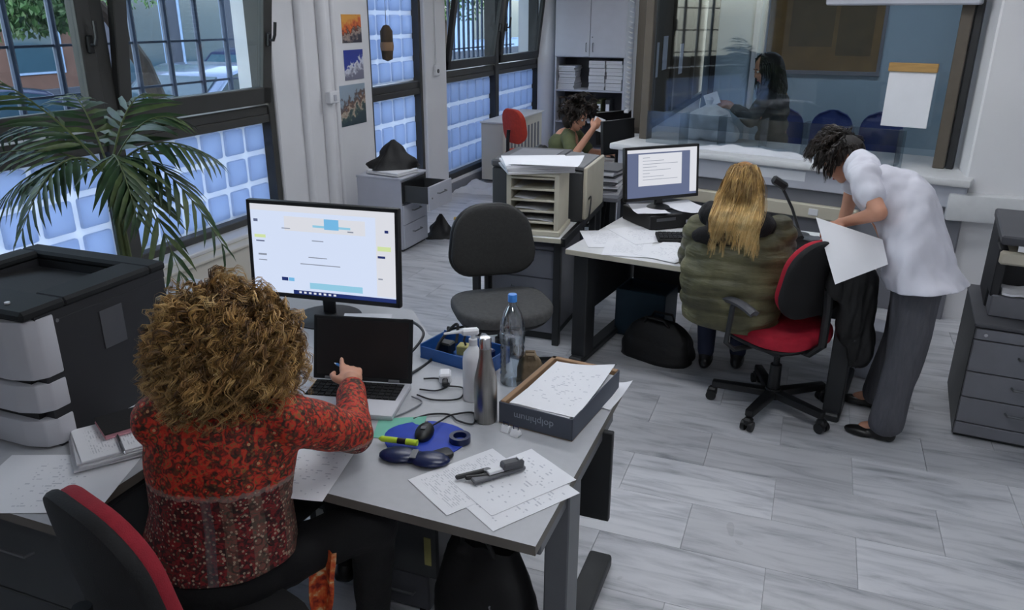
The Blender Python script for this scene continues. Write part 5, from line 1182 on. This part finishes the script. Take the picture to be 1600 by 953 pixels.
solid(trim(bl, [(V(-1.45, 1.44, .565), V(.02, .04, -1), .6), (elR.lerp(wrR, .90), wrR-elR, .09), (elL.lerp(wrL, .9), wrL-elL, .09)]), .003)
hipL, hipR = V(-1.52, 1.40, .49), V(-1.37, 1.47, .485); knR, knL = V(-1.085, 1.70, .575), V(-1.37, 1.93, .57); anR, anL = V(-1.13, 1.72, .13), V(-1.42, 2.02, .13)
prm = [('e', (hipL+hipR)/2+V(0, 0, .015), (.205, .155, .12), basis(V(-.38, .925, 0), V(0, 0, 1))), ('c', [hipR, hipR.lerp(knR, .5), knR], [.095, .078, .072]), ('c', [knR, knR+V(-.01, .0, -.05), anR+V(0, 0, .03)], [.074, .07, .052]), ('c', [hipL, knL], [.10, .072]), ('c', [knL, anL], [.072, .05])]
blob('trousers', prm, 'trousers_black', W1, .009, 6, folds(.006, 12, 12, 8))
for nm_, an, sg in (('R', anR, 0), ('L', anL, 0)):
    blob('shoe', [('e', an+V(-.02, .06, -.085), (.042, .11, .042), None), ('e', an+V(0, 0, -.06), (.038, .05, .06), None)], 'shoe', W1, .008, 4)
# loose tail of the blouse hanging at the right hip
def tail(u, v): return V(.235-.02*v+.075*(u-.5)*(1.2-.5*v), .115+.03*u+.02*math.sin(u*5)-.02*v, .56-.30*v)+V(.0, .02*noise.noise(V(u*3, v*3, 1)), 0)
m_, nt_, b0_ = nodes_of('tail_print'); tc_ = N(nt_, 'ShaderNodeTexCoord'); vz_ = N(nt_, 'ShaderNodeTexNoise'); vz_.inputs['Scale'].default_value = 34; vz_.inputs['Detail'].default_value = 3; L(nt_, tc_.outputs['Object'], vz_.inputs['Vector'])
rp_ = ramp(nt_, [(.35, (120, 30, 22)), (.48, (206, 78, 34)), (.58, (214, 120, 60)), (.68, (222, 202, 160))]); L(nt_, vz_.outputs['Fac'], rp_.inputs[0]); L(nt_, rp_.outputs[0], b0_.inputs['Base Color']); b0_.inputs['Roughness'].default_value = .75
B().grid(tail, 8, 14, .004).obj('blouse_tail', 'tail_print', W1, 60)
# curly hair
hcc = V(-1.395, 1.50, 1.16)
blob('hair_mass', [('e', hc1+V(.005, -.035, .045), (.115, .12, .105), None), ('e', hc1+V(.01, -.06, -.04), (.145, .10, .095), basis(V(-.4, .9, 0), V(0, 0, 1)))], 'scalp_brown', W1, .01, 4)
def root1(rng):
    while True:
        d = V(rng.gauss(0, 1), rng.gauss(0, 1), rng.gauss(0, 1)).normalized()
        if d.z < -.35: continue
        if d.dot(hf.normalized()) > .72 and d.z < .45: continue
        break
    return hc1+V(.005, -.03, .035)+V(d.x*.10, d.y*.11, d.z*.095), (d*1.0+V(0, 0, .12)).normalized()
def col1(q):
    if q.z < 1.035:
        q = q.copy(); q.z = 1.035+(q.z-1.035)*.25
    return q
strands('hair', W1, 6500, root1, .165, 'hair_curly', .0017, .012, 4.2, .85, .60, 20, 3, col1, .28, 9, .011, .12)
# blue pen in her fingers
pn = thing('ballpoint_pen', 'blue pen held in the pointing hand of the woman in red', 'pen', tuple(wrR+V(-.075, .085, .01)), R(70)); B().cyl((-.005, -.065, 0), (0, .045, 0), .0045, n=10).obj('barrel', 'cap_blue', pn); B().cyl((0, .045, 0), (0, .06, 0), .0045, .001, n=10).obj('tip', 'chrome', pn)
# ---------------------------------------------------------------- red armchair and the blonde woman
office_chair('office_chair', 'red swivel chair with armrests under the blonde woman', (-.03, 4.06), R(49), 'red_fabric', 'red_fabric', 'soft_black', .50, (.60, 1.00), (.48, .42), arms=True, base_rot=-31)
W2 = thing('person', 'blonde woman in an olive padded coat sitting at the middle desk', 'person', (-.28, 4.05, 0))
hc2 = V(-.30, 4.08, 1.20); f2 = V(-.35, .92, -.18)
shL2, shR2 = V(-.46, 3.99, .99), V(-.11, 4.07, .99); elL2, elR2 = V(-.53, 4.18, .78), V(-.08, 4.30, .78); wrL2, wrR2 = V(-.44, 4.42, .765), V(-.20, 4.52, .765)
prm = head(hc2, f2, (0, 0, 1), .98)+[('c', [V(-.29, 4.03, .98), V(-.295, 4.06, 1.12)], [.058, .05]), ('c', [V(-.28, 4.03, .56), V(-.28, 4.03, .95)], [.13, .12]), ('c', [shL2, V(-.29, 4.03, 1.0), shR2], [.05, .06, .05]), ('c', [shL2, elL2, wrL2], [.046, .036, .025]), ('c', [shR2, elR2, wrR2], [.046, .036, .025])]+hand(wrL2, V(.25, .95, -.02), V(0, 0, 1), .95, .3)+hand(wrR2, V(-.2, .95, -.02), V(0, 0, 1), .95, .3, side=-1)
bd2 = blob('body', prm, 'skin', W2, .0065, 3); face_parts(W2, bd2, hc2, f2, (0, 0, 1), .98)
b2 = basis(V(-.3, .95, 0), V(0, 0, 1))
prm = [('l', [(V(cx_, cy_, z), a, d_, b2) for z, a, d_, cx_, cy_ in ((.42, .24, .18, -.29, 4.01), (.53, .252, .185, -.29, 4.01), (.63, .265, .195, -.29, 4.0), (.74, .278, .21, -.285, 4.0), (.85, .27, .195, -.28, 4.01), (.94, .24, .17, -.28, 4.02), (1.0, .18, .13, -.29, 4.03), (1.05, .11, .09, -.29, 4.04))])]
prm += [('c', [shL2+V(-.02, 0, -.02), elL2+V(.0, 0, .0), wrL2.lerp(elL2, .15)], [.085, .082, .062]), ('c', [shR2+V(.01, 0, -.02), elR2, wrR2.lerp(elR2, .15)], [.085, .082, .062])]
def puff(co, n_):
    z = co.z+.035*noise.noise(Vector((co.x*4, co.y*4, co.z*2)))
    return .013*abs(math.sin(z*math.pi/.085))-.006+.014*noise.noise(Vector((co.x*7, co.y*7, co.z*14)))
ct2 = blob('padded_coat', prm, 'puffer', W2, .0085, 4, puff)
solid(trim(ct2, [(V(-.29, 4, .485), V(-.12, -.05, -1), .6), (wrL2.lerp(elL2, .12), wrL2-elL2, .1), (wrR2.lerp(elR2, .12), wrR2-elR2, .1)]), .004)
prm = [('c', [V(-.29+.125*math.cos(a)-.02, 4.0+.10*math.sin(a), 1.035-.03*math.sin(a+.6)) for a in [k*.5 for k in range(13)]], [.068]*13), ('e', V(-.33, 3.90, .985), (.19, .07, .065), basis(V(-.4, .9, 0), V(0, 0, 1)))]
blob('hood_collar', prm, 'collar_black', W2, .009, 5, folds(.012, 14, 14, 14))
prm = [('e', V(-.27, 4.05, .53), (.18, .15, .08), b2), ('c', [V(-.36, 4.06, .54), V(-.46, 4.46, .555), V(-.44, 4.44, .12)], [.09, .07, .05]), ('c', [V(-.19, 4.08, .54), V(-.26, 4.52, .555), V(-.26, 4.50, .12)], [.09, .07, .05])]
blob('trousers', prm, 'jeans', W2, .011, 5)
for an in (V(-.44, 4.44, .1), V(-.26, 4.50, .1)): blob('shoe', [('e', an+V(0, .05, -.055), (.042, .12, .04), None), ('e', an, (.042, .05, .06), None)], 'shoe', W2, .009, 4)
blob('hair_mass', [('e', hc2+V(.0, -.02, .03), (.078, .098, .092), None), ('e', hc2+V(.01, -.06, -.08), (.075, .05, .12), basis(f2, V(0, 0, 1)))], 'scalp_blonde', W2, .009, 4)
def root2(rng):
    while True:
        d = V(rng.gauss(0, 1), rng.gauss(0, 1), rng.gauss(0, 1)).normalized()
        if d.z < -.1 or d.z > .93: continue
        if d.dot(f2.normalized()) > .6 and d.z < .7: continue
        break
    return hc2+V(0, -.02, .035)+V(d.x*.070, d.y*.090, d.z*.080), (V(d.x*.4, d.y*.4-.15, -.5)).normalized()
def col2(q):
    e = q-(hc2+V(0, -.035, -.0)); k = V(e.x/.078, e.y/.095, e.z/.125); l_ = k.length
    if l_ < 1.0 and l_ > 1e-4: q = hc2+V(0, -.035, 0)+V(e.x/l_, e.y/l_, e.z/l_)
    if q.z < 1.18:
        k_ = min(1, max(0, (1.18-q.z)/.12)); lim = 3.97-.155*k_*k_*(3-2*k_)
        if q.y > lim: q = V(q.x, lim, q.z)
    return q
strands('hair', W2, 4200, root2, .31, 'hair_blonde', .0017, .009, 1.3, 2.0, .45, 18, 5, col2, .06, 14, .011, .04)
# ---------------------------------------------------------------- standing woman
W3 = thing('person', 'woman in white blouse and grey trousers leaning over the red chair', 'person', (.52, 4.05, 0))
hc3 = V(.145, 4.50, 1.30); f3 = V(-.58, .32, -.75); u3 = V(-.62, .34, .70)
hip = V(.53, 4.03, .90); ch = V(.30, 4.27, 1.235); shN, shF = V(.245, 4.14, 1.275), V(.235, 4.48, 1.265)
elN, wrN = V(.335, 3.96, 1.14), V(.205, 4.09, 1.055); elF, wrF = V(.23, 4.62, 1.02), V(.20, 4.72, .79)
fs = (ch-hip).normalized(); b3 = basis(V(-.55, .35, .75).cross(V(-.3, -.95, 0)), V(-.55, .42, .72))
prm = head(hc3, f3, u3, .98)+[('c', [V(.27, 4.34, 1.285), V(.215, 4.42, 1.305), V(.165, 4.48, 1.30)], [.06, .052, .05]), ('c', [hip, hip.lerp(ch, .5), ch], [.10, .09, .085]), ('c', [shN, V(.24, 4.33, 1.28), shF], [.045, .055, .045]), ('c', [shN, elN, wrN], [.046, .038, .026]), ('c', [shF, elF, wrF], [.044, .036, .025]),
      ('c', [V(.55, 3.96, .85), V(.555, 3.95, .47), V(.525, 3.90, .085)], [.08, .05, .03]), ('c', [V(.56, 4.13, .85), V(.555, 4.2, .47), V(.50, 4.26, .085)], [.08, .05, .03]), ('c', [V(.525, 3.90, .085), V(.43, 3.94, .035)], [.033, .03]), ('c', [V(.50, 4.26, .085), V(.41, 4.29, .035)], [.033, .03])]+hand(wrN, V(-.85, .25, -.35), V(-.3, -.2, .9), .95, .45, side=-1)+hand(wrF, V(-.6, .6, -.1), V(0, 0, 1), .95, .3)
bd3 = blob('body', prm, 'skin', W3, .0065, 3); face_parts(W3, bd3, hc3, f3, u3, .98)
bs = basis(V(.30, .95, 0), (ch-hip))   # columns: chest depth, across the shoulders, along the spine
prm = [('l', [(hip.lerp(ch, k)+V(.055, 0, .045)*max(0, 4*k*(1-k)), dep, wid, bs if k > .1 else basis(V(.20, .97, 0), V(-.25, .18, 1))) for k, dep, wid in ((-.42, .165, .215), (-.22, .162, .212), (-.05, .160, .205), (.15, .158, .20), (.35, .156, .185), (.55, .155, .172), (.75, .15, .16), (.92, .135, .15), (1.06, .095, .12))])]
prm += [('c', [shN+V(.01, 0, -.005), V(.25, 4.33, 1.285), shF], [.068, .085, .068]), ('c', [shN, shN.lerp(elN, .55)], [.066, .060]), ('c', [shF, shF.lerp(elF, .45)], [.068, .062])]
ws_ = blob('blouse', prm, 'white_blouse', W3, .008, 5, folds(.020, 10, 10, 2.2, 5.))
solid(trim(ws_, [(V(.55, 4.02, .795), V(.16, -.10, -1), .5)]), .003)
prm = [('e', V(.55, 4.04, .86), (.145, .17, .11), None), ('c', [V(.55, 3.955, .84), V(.555, 3.945, .62), V(.555, 3.94, .45), V(.535, 3.92, .25), V(.52, 3.905, .10)], [.108, .098, .086, .080, .080]), ('c', [V(.565, 4.13, .84), V(.56, 4.18, .62), V(.555, 4.21, .45), V(.525, 4.24, .25), V(.505, 4.26, .10)], [.108, .096, .084, .078, .078])]
tr3 = blob('trousers', prm, 'trousers_grey', W3, .009, 5, folds(.010, 16, 16, 3, 1.))
solid(trim(tr3, [(V(.5, 4, .045), V(0, 0, -1), .6)]), .003)
for an, yw in ((V(.50, 3.905, 0), V(-.95, .18, 0)), (V(.48, 4.27, 0), V(-.95, .18, 0))):
    bb = basis(yw, V(0, 0, 1))
    s_ = blob('shoe', [('e', an+yw*.085+V(0, 0, .022), (.040, .085, .026), bb), ('e', an+yw*.0+V(0, 0, .034), (.034, .07, .034), bb), ('e', an-yw*.05+V(0, 0, .036), (.030, .03, .036), bb)], 'shoe', W3, .006, 3)
blob('hair_mass', [('e', hc3+V(.02, -.0, .035), (.105, .098, .092), None)], 'scalp_dark', W3, .009, 4)
def root3(rng):
    Mx = basis(f3, u3)
    while True:
        d = V(rng.gauss(0, 1), rng.gauss(0, 1), rng.gauss(0, 1)).normalized()
        if d.z < -.5 or (d.y > .45 and d.z < .6): continue
        break
    return hc3+Mx @ V(d.x*.078, d.y*.098-.012, d.z*.092+.035), (Mx @ V(d.x*.6, d.y*.3+.1, d.z*.8)).normalized()
strands('hair', W3, 2000, root3, .105, 'hair_dark', .0028, .005, .8, 1.3, .6, 12, 7, None, .12, 10, .012, .05)
dsh = B().grid(lambda u, v: (V(.062, 3.98, 1.09)*(1-u)*(1-v)+V(.372, 4.0, 1.005)*u*(1-v)+V(.40, 3.86, .925)*u*v+V(.18, 3.70, .85)*(1-u)*v)+V(.0, -.015, .01)*math.sin(u*3.1)*math.sin(v*3.1), 10, 10, .0008).obj('paper_sheet', 'print_sparse', None, 60, label='large white sheet hanging over the back of the red armchair', cat='paper')
jk = thing('draped_jacket', 'black jacket hanging on the back of the red armchair', 'jacket', (.27, 4.05, 0))
blob('jacket_body', [('e', V(.27, 3.94, .80), (.13, .035, .13), basis(V(-.5, .87, 0), V(0, 0, 1))), ('e', V(.31, 3.97, .64), (.11, .045, .2), basis(V(-.5, .87, 0), V(0, 0, 1))), ('e', V(.35, 4.0, .47), (.08, .045, .15), basis(V(-.5, .87, 0), V(0, 0, 1)))], 'bag_black', jk, .01, 3, folds(.022, 20, 20, 4))
# ---------------------------------------------------------------- far clerk
W4 = thing('person', 'dark-haired clerk in a green top holding papers at the far desk', 'person', (-2.12, 7.15, 0))
hc4 = V(-2.07, 7.14, 1.13); f4 = V(.86, -.18, -.48); u4 = V(.45, 0, .88)
prm = head(hc4, f4, u4, .98)+[('c', [V(-2.16, 7.16, .96), V(-2.11, 7.15, 1.06)], [.058, .05]), ('c', [V(-2.22, 7.16, .55), V(-2.18, 7.16, .9)], [.13, .12]), ('c', [V(-2.10, 6.98, .93), V(-2.16, 7.16, .96), V(-2.14, 7.34, .93)], [.05, .06, .05]), ('c', [V(-2.10, 6.98, .93), V(-2.02, 6.86, .80), V(-1.86, 6.94, 1.05)], [.046, .038, .027]), ('c', [V(-2.14, 7.34, .93), V(-1.98, 7.36, .77), V(-1.80, 7.2, .80)], [.046, .038, .027])]+hand(V(-1.86, 6.94, 1.05), V(.35, .5, .6), V(.5, -.8, .2), .95, .6, side=-1)+hand(V(-1.80, 7.2, .80), V(.9, -.3, .0), V(0, 0, 1), .95, .4)
bd4 = blob('body', prm, 'skin', W4, .008, 3); face_parts(W4, bd4, hc4, f4, u4, .98)
b4 = basis(V(.97, -.1, 0), V(0, 0, 1))
bl4 = blob('top', [('e', V(-2.22, 7.16, z), (a, d_, .1), b4) for z, a, d_ in ((.56, .19, .13), (.68, .185, .13), (.80, .19, .125), (.88, .18, .12))]+[('c', [V(-2.10, 6.98, .93), V(-2.16, 7.16, .95), V(-2.14, 7.34, .93)], [.068, .075, .068]), ('c', [V(-2.10, 6.98, .93), V(-2.05, 6.90, .85)], [.066, .06]), ('c', [V(-2.14, 7.34, .93), V(-2.02, 7.36, .80)], [.066, .056])], 'green_top', W4, .011, 5, folds(.008, 9, 9, 6))
blob('trousers', [('e', V(-2.20, 7.16, .52), (.16, .18, .09), None), ('c', [V(-2.18, 7.06, .52), V(-1.78, 7.04, .54), V(-1.80, 7.04, .1)], [.09, .07, .05]), ('c', [V(-2.18, 7.26, .52), V(-1.78, 7.26, .54), V(-1.80, 7.26, .1)], [.09, .07, .05])], 'trousers_black', W4, .012, 5)
blob('hair_mass', [('e', hc4+V(-.03, .0, .04), (.11, .10, .10), None), ('e', hc4+V(-.075, .0, -.03), (.07, .09, .09), None)], 'scalp_dark', W4, .01, 4)
def root4(rng):
    Mx = basis(f4, u4)
    while True:
        d = V(rng.gauss(0, 1), rng.gauss(0, 1), rng.gauss(0, 1)).normalized()
        if d.z < -.3 or (d.y > .5 and d.z < .5): continue
        break
    return hc4+Mx @ V(d.x*.08, d.y*.1-.012, d.z*.094+.035), (Mx @ V(d.x, d.y*.4, d.z)).normalized()
strands('hair', W4, 700, root4, .15, 'hair_dark', .0045, .010, 2., 1.1, .6, 10, 9, None, .2)
office_chair('office_chair', 'dark chair under the far clerk', (-2.22, 7.16), R(-84), 'charcoal_fabric', 'charcoal_fabric', 'black_plastic', .45, (.56, .84), (.44, .38))
hs4 = sheet('crumpled paper held up by the far clerk', -1.83, 6.99, 1.08, R(20), .10, .13, 'white_paper', curl=.03, tilt=(R(60), R(20)), seed=90)
# ---------------------------------------------------------------- woman behind the glass
W5 = thing('person', 'long-haired woman in a dark jacket standing behind the glass screen', 'person', (-.36, 7.45, 0))
hc5 = V(-.46, 7.42, 1.575); f5 = V(-.86, -.32, -.38); u5 = V(-.35, -.1, .93)
prm = head(hc5, f5, u5, 1.0)+[('c', [V(-.38, 7.45, 1.38), V(-.42, 7.44, 1.49)], [.058, .05]), ('c', [V(-.34, 7.46, .95), V(-.36, 7.46, 1.32)], [.12, .115]), ('c', [V(-.43, 7.28, 1.35), V(-.37, 7.46, 1.38), V(-.36, 7.64, 1.35)], [.05, .06, .05]), ('c', [V(-.43, 7.28, 1.35), V(-.52, 7.16, 1.16), V(-.72, 7.12, 1.30)], [.046, .038, .027]), ('c', [V(-.36, 7.64, 1.35), V(-.50, 7.6, 1.12), V(-.72, 7.45, 1.24)], [.046, .038, .027]), ('c', [V(-.34, 7.38, .9), V(-.32, 7.38, .1)], [.08, .045]), ('c', [V(-.34, 7.54, .9), V(-.32, 7.54, .1)], [.08, .045])]+hand(V(-.72, 7.12, 1.30), V(-.95, .1, .15), V(0, -.3, .9), .95, .5, side=-1)+hand(V(-.72, 7.45, 1.24), V(-.9, -.3, .1), V(0, 0, 1), .95, .4)
bd5 = blob('body', prm, 'skin_dim', W5, .008, 3); face_parts(W5, bd5, hc5, f5, u5)
b5 = basis(V(-.95, -.2, 0), V(0, 0, 1))
blob('jacket', [('e', V(-.35, 7.46, z), (a, d_, .1), b5) for z, a, d_ in ((.86, .20, .15), (.98, .19, .14), (1.10, .185, .135), (1.22, .19, .13), (1.30, .18, .12))]+[('c', [V(-.43, 7.28, 1.35), V(-.37, 7.46, 1.37), V(-.36, 7.64, 1.35)], [.07, .078, .07]), ('c', [V(-.43, 7.28, 1.35), V(-.52, 7.16, 1.16), V(-.66, 7.13, 1.26)], [.068, .058, .044]), ('c', [V(-.36, 7.64, 1.35), V(-.50, 7.6, 1.12), V(-.67, 7.48, 1.22)], [.068, .058, .044])], 'dark_jacket', W5, .011, 5, folds(.01, 9, 9, 6))
blob('trousers', [('e', V(-.34, 7.46, .88), (.17, .18, .1), None), ('c', [V(-.34, 7.37, .86), V(-.32, 7.37, .1)], [.1, .06]), ('c', [V(-.34, 7.55, .86), V(-.32, 7.55, .1)], [.1, .06])], 'trousers_black', W5, .013, 5)
for yy in (7.37, 7.55): blob('shoe', [('e', V(-.38, yy, .04), (.12, .042, .04), None), ('e', V(-.32, yy, .07), (.05, .04, .06), None)], 'shoe', W5, .01, 3)
blob('hair_mass', [('e', hc5+V(.03, .01, .03), (.12, .11, .115), None), ('c', [hc5+V(.05, .0, .0), hc5+V(.09, .02, -.16), hc5+V(.10, .02, -.30)], [.115, .115, .08])], 'scalp_dark', W5, .011, 4)
def root5(rng):
    Mx = basis(f5, u5)
    while True:
        d = V(rng.gauss(0, 1), rng.gauss(0, 1), rng.gauss(0, 1)).normalized()
        if d.z < -.2 or (d.y > .5 and d.z < .6): continue
        break
    return hc5+Mx @ V(d.x*.08, d.y*.1-.012, d.z*.094+.035), (Mx @ V(d.x*.6, d.y*.3-.3, d.z*.1-.3)).normalized()
strands('hair', W5, 900, root5, .34, 'hair_black', .0045, .004, .8, 3.2, .35, 14, 11, None, .04, 10, .012, .03)
pp5 = sheet('paper slip held by the woman behind the glass', -.86, 7.13, 1.33, R(10), .12, .2, 'white_paper', tilt=(R(25), R(-20)), seed=95, name='paper_slip')
bgw = thing('plastic_bag', 'bulging white plastic bag on the public side of the counter', 'plastic bag', (-.84, 6.98, 1.0), R(0))
blob('bag_skin', [('e', V(-.84, 6.98, 1.14), (.19, .14, .15), None), ('e', V(-.96, 7.0, 1.10), (.13, .11, .11), None), ('e', V(-.70, 6.95, 1.08), (.12, .10, .085), None)], 'white_bag', bgw, .012, 4, folds(.03, 9, 9, 9, 3.))
B().lathe([(0, 0), (.04, 0), (.02, .03), (.035, .07), (.02, .09), (0, .085)], (-.02, 0, .27), 10).obj('knot', 'white_bag', bgw)
